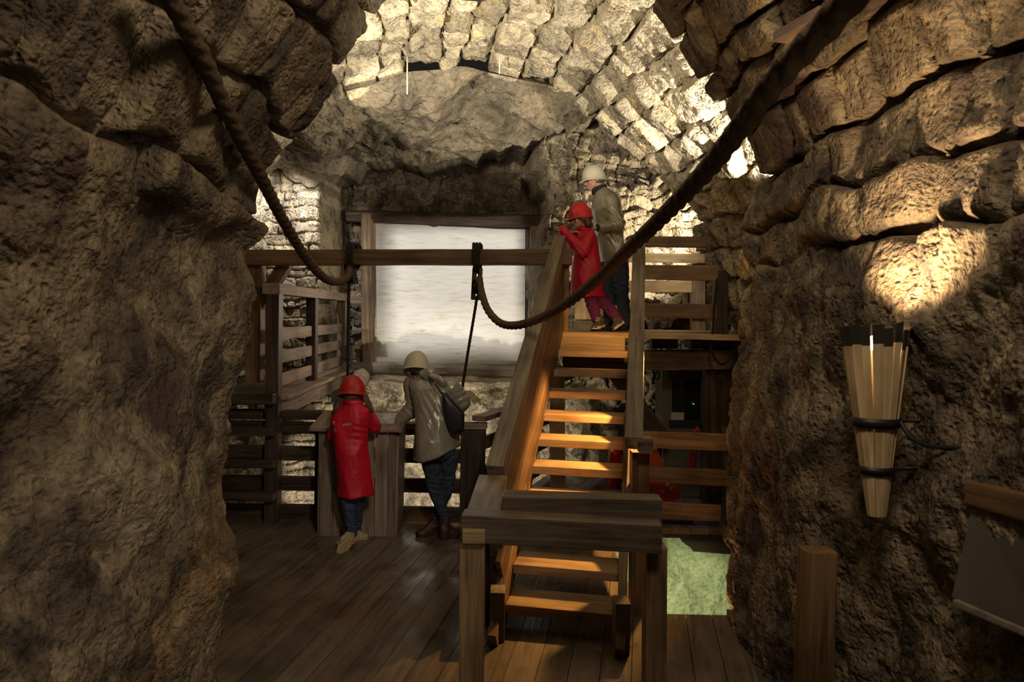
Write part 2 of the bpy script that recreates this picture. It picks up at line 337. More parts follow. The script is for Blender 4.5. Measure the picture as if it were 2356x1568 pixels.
def vpx(name, a, b, thick, mat, parent=None, **kw):
    """upright: a, b = (px_left, px_right, py, depth) at top and bottom"""
    A = (P(a[0], a[2], a[3])+P(a[1], a[2], a[3]))/2; B = (P(b[0], b[2], b[3])+P(b[1], b[2], b[3]))/2
    w = ((P(a[0], a[2], a[3])-P(a[1], a[2], a[3])).length+(P(b[0], b[2], b[3])-P(b[1], b[2], b[3])).length)/2
    s = Vector((0, thick/2, 0))
    return beam(name, B+s, A+s, w, thick, mat, parent, up=Vector((0, -1, 0)), **kw)
def tube_bm(bm, pts, r, seg=10, cap=True, twist=0.0, lobes=0, amp=0.0):
    pts = [Vector(p) for p in pts]; n = len(pts); rr = r if hasattr(r, '__len__') else [r]*n
    t0 = (pts[1]-pts[0]).normalized(); a = t0.orthogonal().normalized(); rings = []; s = 0
    for i, p in enumerate(pts):
        t = (pts[min(i+1, n-1)]-pts[max(i-1, 0)]).normalized()
        a = (a-t*a.dot(t)).normalized(); b = t.cross(a)
        if i: s += (p-pts[i-1]).length
        ring = []
        for k in range(seg):
            th = 2*math.pi*k/seg; q = rr[i]
            if lobes: q *= 1-amp+amp*2*abs(math.cos(lobes*(th+twist*s)/2))
            ring.append(bm.verts.new(p+(a*math.cos(th)+b*math.sin(th))*q))
        rings.append(ring)
    for i in range(n-1):
        for k in range(seg):
            bm.faces.new((rings[i][k], rings[i][(k+1) % seg], rings[i+1][(k+1) % seg], rings[i+1][k]))
    if cap:
        bm.faces.new(rings[0][::-1]); bm.faces.new(rings[-1])
def tube(name, pts, r, mat, parent=None, seg=10, **kw):
    bm = bmesh.new(); tube_bm(bm, pts, r, seg, **kw); return link(name, to_mesh(bm, name, True), mat, parent)
def spline(pts, step=0.03):
    a, _ = resample(pts, step); return [Vector(p) for p in a]
def rope(name, pts, r, mat, parent=None, lay=9.0):
    pts = spline(pts, r*0.22)
    bm = bmesh.new(); tube_bm(bm, pts, r, 18, True, twist=1.9/r*0.35, lobes=3, amp=0.13)
    return link(name, to_mesh(bm, name, True), mat, parent)
def log(name, p0, p1, r, mat, parent=None, seed=0, bow=0.02):
    p0 = Vector(p0); p1 = Vector(p1); L = (p1-p0).length; n = int(L/0.04)+2; S = 28
    mw = frame(p0, p1); x = np.linspace(-L/2, L/2, n)[:, None]; th = np.linspace(0, 2*np.pi, S, endpoint=False)[None, :]
    R = r*(1+0.10*fbm(x*1.2+0*th, np.cos(th)*1.1+0*x, np.sin(th)*1.1+0*x, seed, 3)+0.05*fbm(x*2.0+0*th, np.cos(th)*6+0*x, np.sin(th)*6+0*x, seed+9, 2))
    ks = np.random.RandomState(seed)
    for k in range(int(L*2)+1):
        a, b = ks.uniform(-L/2, L/2), ks.uniform(0, 6.28); dd = ((x-a)**2/0.002+(np.angle(np.exp(1j*(th-b)))*r)**2/0.0012)
        R = R + 0.14*r*np.exp(-dd)
    cy = bow*np.sin((x/L+0.5)*np.pi*1.3+seed); cz = bow*np.cos((x/L+0.5)*2.2+seed)
    co = np.stack([np.broadcast_to(x, R.shape), cy+R*np.cos(th), cz+R*np.sin(th)], -1)
    bm = bmesh.new(); vs = [[bm.verts.new(co[i, j]) for j in range(S)] for i in range(n)]
    for i in range(n-1):
        for j in range(S): bm.faces.new((vs[i][j], vs[i][(j+1) % S], vs[i+1][(j+1) % S], vs[i+1][j]))
    bm.faces.new(vs[0][::-1]); bm.faces.new(vs[-1])
    return link(name, to_mesh(bm, name, True), mat, parent, mw)
# ================================================================ SETTING
# --- front hall (barrel vault the camera stands in), its mouth ring given in real metres
E1px = [(470,1760,3.45),(480,1660,3.45),(487,1568,3.45),(505,1400,3.45),(528,1200,3.5),(538,1050,3.5),(535,950,3.5),(550,800,3.5),(546,690,3.5),(550,580,3.5),(586,510,3.52),(592,440,3.55),(640,325,3.6),(700,240,3.65),
 (765,150,3.7),(830,62,3.75),(905,-25,3.85),(1000,-100,3.95),(1120,-165,4.05),(1250,-165,4.15),(1380,-110,4.25),(1480,-25,4.35),(1545,50,4.4),(1595,120,4.45),(1645,200,4.5),
 (1700,290,4.55),(1742,380,4.6),(1755,450,4.6),(1738,520,4.6),(1728,600,4.6),(1702,690,4.6),(1696,800,4.6),(1690,900,4.6),(1688,1000,4.6),(1690,1100,4.6),(1676,1250,4.55),(1674,1430,4.5),(1674,1700,4.5),(1674,2000,4.5)]
STEP = 0.014
e1, s1 = resample([P(*p) for p in E1px], STEP)
cx, cz = 0.1, 2.0
outw = e1.copy(); outw[:, 0] -= cx; outw[:, 2] -= cz; outw[:, 1] = 0
low = outw[:, 2] < 0
outw[low, 2] *= 0.05
outw /= np.linalg.norm(outw, axis=1, keepdims=True)
vs_ = np.concatenate([np.arange(-0.75, 0, 0.02), np.arange(0, 4.25, 0.015)])   # <0: the return face of the mouth
G = np.zeros((len(e1), len(vs_), 3))
for j, v in enumerate(vs_):
    if v < 0:
        a = -v; G[:, j] = e1 + outw*(max(0, a-0.06)*1.0+0.02*(a/0.75)) ; G[:, j, 1] += min(a, 0.22)
    else:
        G[:, j] = e1; Yn = e1[:, 1]-v*(e1[:, 1]-0.15)/4.25; G[:, j, 1] = Yn
        # hall widens slightly toward the viewer
        G[:, j, 0] += np.sign(e1[:, 0])*0.0
U = np.broadcast_to(s1[:, None], G.shape[:2]); V = np.broadcast_to(vs_[None, :], G.shape[:2])
X_, Y_, Z_ = G[..., 0], G[..., 1], G[..., 2]
nr = normals(G)
cen = np.array([cx, 0, cz]); 
d_in = cen[None, None, :]-G; d_in[..., 1] = 0
sgn = np.sign((nr*d_in).sum(-1)); sgn[:, :38] = sgn[:, 60][:, None]
s_all = np.median(sgn); nr = nr*s_all
soft, tone, off, tu, tv, cu, cv = stones(U, V*0.95, 0.33, 0.42, 21, 0.09, 0.048, 1.6)
right = X_ > 0; eL = stones.e
soft2, tone2, off2, tu2, tv2, cu2, cv2 = stones(U, V*1.05, 0.27, 0.33, 33, 0.07, 0.045, 1.8)
W = right.astype(float); crack = np.exp(-(np.where(right, stones.e, eL)/0.016)**2)
for nm in ('soft', 'tone', 'off', 'tu', 'tv'):
    globals()[nm] = globals()[nm]*(1-W)+globals()[nm+'2']*W
blk = np.clip((Z_-(np.where(right, 2.1, 2.2)) + 0.18*fbm(X_*2, Y_*1.6, Z_*0, 5, 2))/0.10, 0, 1)     # dressed blocks above, natural rock below
rough = 0.06*fbm(X_*1.5, Y_*1.5, Z_*1.5, 7, 4) + 0.020*fbm(X_*7, Y_*7, Z_*5, 8, 5, 0.65)
pit = np.clip(fbm(X_*22, Y_*22, Z_*22, 14, 2)-0.45, 0, 1)*0.028
mass = soft*0.10 + (off*0.042+tu*0.032+tv*0.055)*np.clip(soft*1.5, 0, 1) - 0.07
h = blk*(mass-0.06*crack) + rough*(0.55+0.75*(1-blk)) - pit
mouth = np.clip(V/0.0001, 0, 1)
h = h - np.where(V < 0, 0, 0.0)
Gd = G + nr*h[..., None]
tn = 1+(tone-1)*blk*0.8
tn = tn*(1+0.12*fbm(X_*0.9, Y_*0.9, Z_*0.9, 30, 3))
iz = s1; zc = e1[:, 2]; top = np.where((zc > 3.2))[0]; i0, i1 = top[0], top[-1]
FLIP = s_all > 0
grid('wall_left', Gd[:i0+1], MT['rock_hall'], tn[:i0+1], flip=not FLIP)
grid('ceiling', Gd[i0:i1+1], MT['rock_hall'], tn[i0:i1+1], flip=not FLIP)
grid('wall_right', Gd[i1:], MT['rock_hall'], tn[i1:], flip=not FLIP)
# --- second vault behind the mouth
D2 = 7.0
E2px = [(509,490),(545,440),(576,405),(612,366),(640,325),(667,288),(715,243),(773,203),(831,184),(889,165),(936,150),(1012,144),(1067,137),(1120,150),(1201,168),(1260,180),(1330,208),(1378,253),(1410,293),(1461,336),(1508,376),(1544,415),(1572,455),(1608,495),(1613,542),(1627,585),(1645,640),(1668,700),(1692,760),(1712,900),(1715,1100),(1715,1500)]
e2l = [P(x, y, D2) for x, y in E2px]
e2l = [Vector((-3.35, D2, -2.6)), Vector((-3.35, D2, 0)), Vector((-3.32, D2, 1.6)), Vector((-3.18, D2, 2.4))] + e2l
e2, s2 = resample(e2l, 0.016)
vb = np.arange(-0.14, 2.9, 0.016)
G = e2[:, None, :] + np.zeros((1, len(vb), 1)); G[..., 1] -= vb[None, :]; G[..., 0] += 0.17*vb[None, :]
U = np.broadcast_to(s2[:, None], G.shape[:2]); V = np.broadcast_to(vb[None, :], G.shape[:2])
nr = normals(G); d_in = np.array([-0.3, 0, 2.0])-G; d_in[..., 1] = 0
s_all = np.sign(np.median((nr*d_in).sum(-1))); nr = nr*s_all
soft, tone, off, tu, tv, cu, cv = stones(U, V, 0.28, 0.42, 52, 0.05, 0.032, 2.0)
tone = 1+(tone-1)*1.2; crackv = np.exp(-(stones.e/0.014)**2)
X_, Y_, Z_ = G[..., 0], G[..., 1], G[..., 2]
h = soft*0.085 - 0.05*crackv + (off*0.035 + tu*0.06 + (cv*0.10) )*np.clip(soft*1.6, 0, 1) - 0.07 + 0.03*fbm(X_*3, Y_*3, Z_*3, 9, 3)+0.022*(1-2*np.abs(fbm(X_*7, Y_*7, Z_*7, 10, 4, 0.6)))
Gd = G + nr*h[..., None]
Gf, tf = Gd, tone
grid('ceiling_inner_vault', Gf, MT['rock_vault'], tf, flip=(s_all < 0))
# --- sloping rock roof from the ring back to the lip over the screen niche
i_a = np.argmin(np.linalg.norm(e2-np.array(P(590, 392, D2)), axis=1)); i_b = np.argmin(np.linalg.norm(e2-np.array(P(1461, 336, D2)), axis=1))
top_c = e2[i_a:i_b].copy(); top_c[:, 2] -= 0.06; top_c[:, 1] += 0.02
lip_px = [(560,430,8.6),(640,372,9.0),(720,402,9.1),(790,392,9.1),(860,372,9.1),(940,366,9.05),(1010,362,9.0),(1080,350,8.95),(1150,338,8.9),(1215,306,8.8),(1300,270,8.5),(1400,268,8.0),(1480,330,7.6)]
lp, _ = resample([P(*p) for p in lip_px], 0.02)
tt = np.linspace(0, 1, len(top_c)); lpr = np.stack([np.interp(tt, np.linspace(0, 1, len(lp)), lp[:, k]) for k in range(3)], -1)
nv = 150; kk = np.linspace(0, 1, nv)
G = top_c[:, None, :]*(1-kk)[None, :, None] + lpr[:, None, :]*kk[None, :, None]
G[..., 2] += 0.12*np.sin(kk*np.pi)[None, :]
X_, Y_, Z_ = G[..., 0], G[..., 1], G[..., 2]
nr = normals(G); s_all = np.sign(np.median(nr[..., 2])); nr = nr*(-s_all)
ridge = 1-np.abs(fbm(X_*1.3+Y_*0.8, Y_*1.3-X_*0.5, Z_*1.3, 61, 4))
sw = X_*0.55+Z_*1.0-Y_*0.3
h = 0.15*fbm(X_*1.1, Y_*1.4, Z_*1.4, 60, 4)+0.16*(ridge-0.7)+0.12*(1-np.abs(fbm(sw*2.2, X_*0.6, Y_*0.8, 64, 4)))-0.06+0.03*fbm(X_*7, Y_*7, Z_*7, 62, 4, 0.6)
fade = np.clip(kk[None, :]*8, 0, 1); h = h*fade
Gd = G+nr*h[..., None]
# continue over the niche, rising behind the lip
ext = []
for k in range(1, 60):
    q = Gd[:, -1].copy(); q[:, 1] += k*0.03; q[:, 2] += 0.25*min(1, k/4)*(0.4+0.6*0)
    ext.append(q)
Gc = np.concatenate([Gd, np.stack(ext, 1)], 1)
grid('ceiling_rock_roof', Gc, MT['rock_smooth'], None, flip=(s_all > 0))
# --- back wall as a height field, with the recess of the screen
xs = np.arange(-4.3, 3.9, 0.018); zs = np.arange(-3.0, 4.9, 0.018)
XX, ZZ = np.meshgrid(xs, zs, indexing='ij')
soft, tone, off, tu, tv, cu, cv = stones(ZZ, XX, 0.15, 0.24, 71, 0.09, 0.022, 2.4)
def sstep(a, b, x):
    t = np.clip((x-a)/(b-a), 0, 1); return t*t*(3-2*t)
wob = 0.10*fbm(XX*1.7, ZZ*1.7, XX*0, 80, 3)
nL, nR = P(740, 500, 9.2).x, P(1240, 400, 9.1).x
rec = sstep(nL-0.04, nL+0.06, XX+wob*0.3)*(1-sstep(nR-0.10, nR+0.16, XX+wob))*sstep(1.02, 1.12, ZZ+0.2*wob)
low = 1-sstep(0.95, 1.12, ZZ+0.3*wob)                                            # rubble bank under the screen log
base = 9.15 + 1.25*rec + 0.55*low*sstep(nL-0.1, nL+0.1, XX)*(1-sstep(0.9, 1.4, XX)) + 0.10*XX*0
base = base + 0.35*sstep(-3.0, -4.2, -XX)*0
hh = soft*0.10 + (off*0.05+tu*0.05+tv*0.04)*np.clip(soft*1.4, 0, 1)
lump = 0.22*fbm(XX*1.6, ZZ*1.6, XX*0, 81, 4)
isr = sstep(0.15, 0.5, XX)
hh = hh*(1-low*0.75)*(1+0.6*isr) + lump*(0.25+1.0*low+0.25*isr) + 0.022*fbm(XX*10, ZZ*10, XX*0, 82, 4, 0.6)*(1+0.5*isr+low)
# square putlog hole
hx, hz = P(1232, 405, 9.1).x, P(1232, 405, 9.1).z
hole = (np.abs(XX-hx+0.03*wob) < 0.17)*(np.abs(ZZ-hz) < 0.19)
hh = np.where(hole, -0.55, hh)
YY = base-hh
Gb = np.stack([XX, YY, ZZ], -1)
kx = int((-2.35+4.3)/0.018)
grid('wall_back', Gb[kx:], MT['rock_back'], (1+(tone-1)*0.8*(1-low*0.6))[kx:], flip=True)
# finer masonry of the left return, small squared stones in tight courses
xs = np.arange(-4.3, -2.345+0.011, 0.011); zs = np.arange(-3.0, 4.6, 0.011); XX, ZZ = np.meshgrid(xs, zs, indexing='ij')
s5, t5, o5, a5, b5, _, _ = stones(ZZ, XX, 0.13, 0.20, 73, 0.035, 0.022, 3.0)
w5 = 0.10*fbm(XX*1.7, ZZ*1.7, XX*0, 80, 3); rec = sstep(nL-0.02, nL+0.05, XX+w5*0.2)*sstep(1.02, 1.12, ZZ+0.2*w5)
hh = s5*0.12+(o5*0.03+a5*0.05+b5*0.04)*s5+0.05*fbm(XX*1.6, ZZ*1.6, XX*0, 81, 3)+0.010*fbm(XX*14, ZZ*14, XX*0, 83, 3)
Gl = np.stack([XX, 9.17+1.25*rec-hh, ZZ], -1)
grid('wall_back_left', Gl, MT['rock_back'], 1+(t5-1)*1.1, flip=True)
# --- side wall of the rear chamber, left
ys = np.arange(6.7, 10.4, 0.02); zs = np.arange(-3.0, 4.6, 0.02)
YY, ZZ = np.meshgrid(ys, zs, indexing='ij')
soft, tone, off, tu, tv, cu, cv = stones(ZZ, YY, 0.13, 0.22, 91, 0.07, 0.02, 2.8)
XX = -3.55+0.10*(YY-6.7) + soft*0.09+off*0.03*soft+0.04*fbm(YY*2, ZZ*2, YY*0, 92, 3)-np.clip(ZZ-2.5, 0, 3)*-0.10
grid('wall_chamber_left', np.stack([XX, YY, ZZ], -1), MT['rock_back'], tone, flip=False)
XX = 3.2-0.05*(YY-6.7) - soft*0.06-off*0.03*soft-0.05*fbm(YY*2, ZZ*2, YY*0, 93, 3)
grid('wall_chamber_right', np.stack([XX, YY, ZZ], -1), MT['rock_back'], tone, flip=True)
# --- pit floor and the lit rock of the stair shaft
xs = np.arange(-4.2, 4.0, 0.06); ys = np.arange(3.6, 10.4, 0.06); XX, YY = np.meshgrid(xs, ys, indexing='ij')
grid('floor_pit', np.stack([XX, YY, -2.9+0.12*fbm(XX, YY, XX*0, 95, 4)], -1), MT['rock_smooth'], None)
xs = np.arange(0.55, 2.7, 0.016); zs = np.arange(-2.95, -0.10, 0.016); XX, ZZ = np.meshgrid(xs, zs, indexing='ij')
grid('wall_shaft_back', np.stack([XX, 6.62-0.10*fbm(XX*1.8, ZZ*1.2, XX*0, 96, 4)-0.02*fbm(XX*9, ZZ*9, XX*0, 97, 4, .6), ZZ], -1), MT['rock_green'], None, flip=True)
ys = np.arange(4.3, 6.7, 0.02); zs = np.arange(-2.95, -0.04, 0.02); YY, ZZ = np.meshgrid(ys, zs, indexing='ij')
grid('wall_shaft_left', np.stack([0.80+0.06*fbm(YY*2, ZZ*2, YY*0, 98, 4), YY, ZZ], -1), MT['rock_smooth'], None, flip=True)
# --- plank floor (boards run along the stair direction)
SD = Vector((0.18, 0.9837, 0)); SD.normalize(); TD = Vector((SD.y, -SD.x, 0))
RB = lambda X: 6.46 - 0.025*(X+1.0)          # line of the pit railing
def clip(poly, a, b):                          # keep the side left of a->b
    out = []
    for i in range(len(poly)):
        p, q = poly[i], poly[(i+1) % len(poly)]
        sp = (b[0]-a[0])*(p[1]-a[1])-(b[1]-a[1])*(p[0]-a[0]); sq = (b[0]-a[0])*(q[1]-a[1])-(b[1]-a[1])*(q[0]-a[0])
        if sp >= 0: out.append(p)
        if sp*sq < 0: t = sp/(sp-sq); out.append((p[0]+(q[0]-p[0])*t, p[1]+(q[1]-p[1])*t))
    return out
def plank_floor(name, regions, z, wid, thick, mat, sd=SD, td=TD, kind=None, parent=None, org=(0, 0)):
    bm = bmesh.new(); cl = bm.loops.layers.float_color.new('tone'); rs = np.random.RandomState(4)
    for k in range(-60, 60):
        t0 = k*wid; t1 = t0+wid-0.004; tone = rs.uniform(0.8, 1.2)
        strip = [(org[0]+td.x*a+sd.x*b, org[1]+td.y*a+sd.y*b) for a, b in ((t0, -3), (t1, -3), (t1, 12), (t0, 12))]
        for reg in regions:
            p = strip
            s = sum((strip[(i+1) % 4][0]-strip[i][0])*(strip[(i+1) % 4][1]+strip[i][1]) for i in range(4))
            if s > 0: p = strip[::-1]
            for i in range(len(reg)):
                p = clip(p, reg[i], reg[(i+1) % len(reg)])
                if len(p) < 3: break
            if len(p) < 3: continue
            dz = rs.uniform(-0.002, 0.002)
            tv_ = [bm.verts.new((x, y, z+dz)) for x, y in p]; bv = [bm.verts.new((x, y, z-thick)) for x, y in p]
            fs = [bm.faces.new(tv_), bm.faces.new(bv[::-1])]+[bm.faces.new((tv_[i], bv[i], bv[(i+1) % len(p)], tv_[(i+1) % len(p)])) for i in range(len(p))]
            for f in fs:
                for l in f.loops: l[cl] = (tone, tone, tone, 1)
    me = bpy.data.meshes.new(name); bmesh.ops.recalc_face_normals(bm, faces=bm.faces[:])
    # store in the local frame whose x runs along the boards, so the grain follows them
    R = Matrix(((sd.x, td.x, 0, 0), (sd.y, td.y, 0, 0), (0, 0, 1, 0), (0, 0, 0, 1)))
    bmesh.ops.transform(bm, matrix=R.inverted(), verts=bm.verts[:]); bm.to_mesh(me); bm.free()
    o = link(name, me, mat, parent, R)
    if kind: o['kind'] = kind
    return o
HX = 0.88; HY = 4.52
R1 = [(-3.2, -0.4), (HX, -0.4), (HX, RB(HX)+.02), (-3.2, RB(-3.2)+.02)]
R2 = [(HX, -0.4), (2.2, -0.4), (2.2, HY-0.03), (HX, HY)]
sa = PZ(1090, 1200, 0)
R3 = [(sa.x+0.02, 6.40), (3.1, 6.40), (3.1, 9.2), (sa.x+1.05, 9.2)]
plank_floor('floor', [R1, R2, R3], 0.0, 0.17, 0.06, MT['floor'], kind='structure')
plank_floor('floor_light_stop', [R1, R2, R3], -0.065, 0.17, 0.03, MT['wood_dark'], kind='structure', org=(0.085, 0))  # unseen layer added to stop shaft light coming through the board gaps
# ================================================================ TIMBERWORK
# --- stairs
T1L = PZ(1173.6, 1391, 0.1636); RISE = 1.8/11; GO = 0.247; SW = 0.62
stair = empty('wooden_staircase', (T1L.x, T1L.y, 0), 'steep open wooden staircase with amber lit treads climbing to the upper platform', 'staircase')
def SP(a, b, z): return Vector((T1L.x, T1L.y, 0)) + TD*a + SD*b + Vector((0, 0, z))   # a across, b along
for k in range(1, 11):
    b = GO*(k-1)
    beam('tread', SP(-0.03, b+0.14, RISE*k-0.03), SP(SW+0.03, b+0.14, RISE*k-0.03), 0.28, 0.06, MT['wood_tread'], stair, worn=0.002)
slope = RISE/GO
for a in (-0.06, SW+0.06):
    z0 = 0.02
    o = beam('stringer', SP(a, -0.20, -0.02), SP(a, GO*10+0.02, 1.8-0.06), 0.055, 0.24, MT['wood_brown'], stair)
    o2 = beam('stringer_foot', SP(a, -0.10, 0.0), SP(a, -0.10, 0.30), 0.09, 0.13, MT['wood_grey'], stair, up=Vector((0, 1, 0)))
beam('riser_board', SP(0, GO*10-0.01, 1.69), SP(SW, GO*10-0.01, 1.69), 0.03, 0.13, MT['wood_tread'], stair)
# handrails, outer thick timbers and the boards under them
hl0, hl1 = P(1140, 1088, 4.25), P(1289, 556, 6.7)
hr0, hr1 = P(1459, 1020, 4.45), P(1471, 556, 6.75)
beam('handrail', hl0, hl1, 0.11, 0.13, MT['wood_grey'], stair)
beam('handrail', hr0, hr1, 0.115, 0.10, MT['wood_grey'], stair)
dn = Vector((0, 0, -1)); inn = TD*0.07
for (p, q, sg) in ((hl0, hl1, 1), (hr0, hr1, -1)):
    for dz in ((0.22, 0.41, 0.60, 0.78) if sg > 0 else (0.58,)):
        beam('side_board', p+dn*dz+TD*0.03*sg, q+dn*dz+TD*0.03*sg, 0.035, 0.155, MT['wood_side'], stair)
# newel posts
f0 = Vector((hl0.x, hl0.y+0.10, 0)); beam('newel_post', f0, Vector((f0.x, f0.y, hl0.z+0.02)), 0.12, 0.11, MT['wood_dark'], stair, up=Vector((0, 1, 0)))
vpx('newel_post', (1455, 1494, 1040, 4.6), (1450, 1492, 1428, 4.6), 0.11, MT['wood_brown'], stair)
tl = Vector((hl1.x+0.05, hl1.y+0.06, 0)); beam('newel_post', tl+Vector((0, 0, 1.78)), tl+Vector((0, 0, hl1.z-0.02)), 0.09, 0.09, MT['wood_brown'], stair, up=Vector((0, 1, 0)))
tr = Vector((hr1.x+0.0, hr1.y+0.05, 0)); beam('newel_post', tr+Vector((0, 0, 0.9)), tr+Vector((0, 0, hr1.z+0.04)), 0.10, 0.09, MT['wood_grey'], stair, up=Vector((0, 1, 0)))
# rope end clips on right handrail foot
bm = bmesh.new(); box_bm(bm, 0.09, 0.10, 0.10, bev=0.012)
link('end_block', to_mesh(bm, 'end_block'), MT['wood_grey'], stair, Matrix.Translation(P(1484, 1022, 4.50)))
# --- upper platform
plat = empty('viewing_platform', SP(0, GO*10+0.1, 0), 'upper wooden platform at the head of the stairs on heavy timber beams', 'platform')
pa, pb = -0.20, 2.15
q = [SP(pa, GO*10+0.01, 0), SP(pb-0.35, GO*10+0.01, 0), SP(pb, GO*10+2.2, 0), SP(pa, GO*10+2.2, 0)]
plank_floor('deck', [[(v.x, v.y) for v in q]], 1.8, 0.15, 0.045, MT['wood_pine'], sd=TD, td=-SD, parent=plat)
beam('edge_board', SP(pa, GO*10+0.0, 1.775), SP(1.83, GO*10+0.0, 1.775), 0.03, 0.05, MT['wood_tread'], plat)
bpx('bearer', (1296, 814, 850, 6.95), (1690, 800, 853, 6.8), 0.2, MT['wood_brown'], plat)
bpx('spacer_block', (1500, 776, 801, 6.8), (1560, 776, 802, 6.8), 0.15, MT['wood_dark'], plat)
bpx('spacer_block', (1590, 777, 801, 6.9), (1685, 776, 804, 6.9), 0.3, MT['wood_dark'], plat)
beam('brace', P(1396, 836, 7.05), P(1530, 1010, 7.05), 0.12, 0.14, MT['wood_dark'], plat)
beam('brace', P(1500, 1000, 7.7), P(1650, 1190, 7.7), 0.12, 0.16, MT['wood_dark'], plat)
vpx('support_post', (1266, 1298, 860, 7.6), (1266, 1303, 1165, 7.6), 0.14, MT['wood_pine'], plat)
vpx('support_post', (1625, 1690, 850, 7.0), (1625, 1690, 1225, 7.0), 0.16, MT['wood_dark'], plat)
# --- platform fence, right
fen = empty('platform_fence', P(1560, 770, 6.65), 'dark three rail fence on the front edge of the upper platform', 'fence')
bpx('rail', (1474, 543, 568, 6.66), (1626, 544, 569, 6.62), 0.05, MT['wood_brown'], fen)
bpx('rail', (1474, 608, 643, 6.66), (1652, 611, 645, 6.62), 0.05, MT['wood_brown'], fen)
bpx('rail', (1474, 697, 730, 6.66), (1650, 700, 733, 6.62), 0.05, MT['wood_brown'], fen)
vpx('post', (1647, 1676, 622, 6.68), (1645, 1676, 778, 6.68), 0.11, MT['wood_dark'], fen)
# --- far fence behind the platform, brightly lit
ff = empty('rear_fence', P(1550, 765, 8.3), 'brightly lit pale pine fence at the back of the upper platform', 'fence')
bpx('rail', (1446, 581, 602, 8.3), (1628, 583, 605, 8.3), 0.04, MT['wood_pine'], ff)
bpx('rail', (1440, 645, 672, 8.3), (1592, 645, 673, 8.3), 0.04, MT['wood_pine'], ff)
bpx('rail', (1440, 700, 728, 8.3), (1628, 700, 728, 8.3), 0.04, MT['wood_pine'], ff)
vpx('post', (1594, 1622, 606, 8.36), (1590, 1624, 768, 8.36), 0.1, MT['wood_slat'], ff)
# --- boarded partition behind the standing visitors
pt = empty('board_partition', P(1370, 765, 8.55), 'rough pale board partition behind the two visitors on the platform', 'partition')
for (x0, x1, y0) in ((1322, 1361, 612), (1363, 1397, 607), (1405, 1440, 610), (1442, 1476, 604)):
    vpx('board', (x0, x1, y0, 8.6), (x0, x1, 735, 8.6), 0.03, MT['wood_pine'], pt)
vpx('stud', (1396, 1407, 600, 8.55), (1396, 1407, 765, 8.55), 0.06, MT['wood_brown'], pt)
bpx('sill_board', (1318, 737, 766, 8.56), (1478, 738, 768, 8.56), 0.05, MT['wood_slat'], pt)
# --- timber barrier in the foreground
bar = empty('foreground_barrier', PZ(1300, 1690, 0), 'waist high heavy timber barrier in the foreground before the stair foot', 'barrier')
BY = 3.2
bpx('front_rail', (1062, 1181, 1251, BY), (1526, 1212, 1272, BY-0.07), 0.12, MT['wood_barrier'], bar)
bpx('upper_rail', (1157, 1140, 1205, BY+0.16), (1526, 1150, 1217, BY+0.10), 0.13, MT['wood_barrier'], bar)
fl = P(1112, 1180, BY+0.12); bk = P(1136, 1105, 4.05)
zt = fl.z; fl = Vector((fl.x, fl.y, zt-0.02)); bk = Vector((-0.10, 4.12, zt-0.02))
beam('side_rail', fl, bk, 0.17, 0.045, MT['wood_barrier'], bar)
beam('side_board', fl+Vector((0.05, 0, -0.11)), bk+Vector((0.05, 0, -0.11)), 0.04, 0.16, MT['wood_brown'], bar)
vpx('leg', (1058, 1116, 1252, BY+0.01), (1052, 1108, 1760, BY+0.01), 0.13, MT['wood_barrier_leg'], bar)
vpx('leg', (1488, 1536, 1262, BY+0.03), (1486, 1534, 1745, BY+0.03), 0.12, MT['wood_barrier_leg'], bar)
bpx('corner_block', (1063, 1217, 1251, BY-0.02), (1116, 1218, 1252, BY-0.02), 0.04, MT['wood_barrier_leg'], bar)
# --- railing along the pit, left of the stairs
rl = empty('pit_railing', PZ(830, 1205, 0), 'dark slatted timber railing along the edge of the pit', 'railing')
def rail(x0, yt0, yb0, x1, yt1, yb1, d0, d1, th, m, par, name='slat'): return bpx(name, (x0, yt0, yb0, d0), (x1, yt1, yb1, d1), th, m, par)
for yt, yb in ((1026, 1059), (1095, 1128), (1160, 1194)):
    rail(500, yt-3, yb-3, 1095, yt+8, yb+8, 6.50, 6.45, 0.04, MT['wood_dark'], rl)
rail(480, 943, 963, 740, 945, 966, 6.46, 6.44, 0.12, MT['wood_dark'], rl, 'top_rail')
rail(480, 968, 994, 740, 970, 999, 6.50, 6.48, 0.05, MT['wood_dark'], rl, 'top_board')
rail(900, 970, 1000, 1100, 972, 1002, 6.50, 6.46, 0.05, MT['wood_dark'], rl, 'top_board')
rail(900, 972, 986, 1120, 976, 988, 6.44, 6.42, 0.14, MT['wood_slat'], rl, 'top_rail')
vpx('post', (725, 765, 960, 6.52), (722, 762, 1212, 6.52), 0.1, MT['wood_dark'], rl)
vpx('post', (895, 918, 990, 6.52), (893, 917, 1212, 6.52), 0.1, MT['wood_dark'], rl)
vpx('post', (1062, 1116, 990, 6.42), (1054, 1112, 1212, 6.42), 0.14, MT['wood_dark'], rl)
# side run of the railing beside the stairs
sr = empty('side_railing', PZ(1110, 1205, 0), 'slatted railing running back from the corner post beside the stairs', 'railing')
c0 = PZ(1098, 1200, 0); c1 = c0 + Vector((0.42, 1.0, 0)).normalized()*2.4
beam('top_rail', c0+Vector((0, 0, 0.98)), c1+Vector((0, 0, 0.98)), 0.14, 0.05, MT['wood_slat'], sr)
for z in (0.17, 0.45, 0.73): beam('slat', c0+Vector((0, 0, z)), c1+Vector((0, 0, z)), 0.03, 0.13, MT['wood_dark'], sr)
for t in (0.42, 0.98):
    p = c0.lerp(c1, t); beam('post', p, p+Vector((0, 0, 0.97)), 0.09, 0.09, MT['wood_dark'], sr, up=Vector((0, 1, 0)))
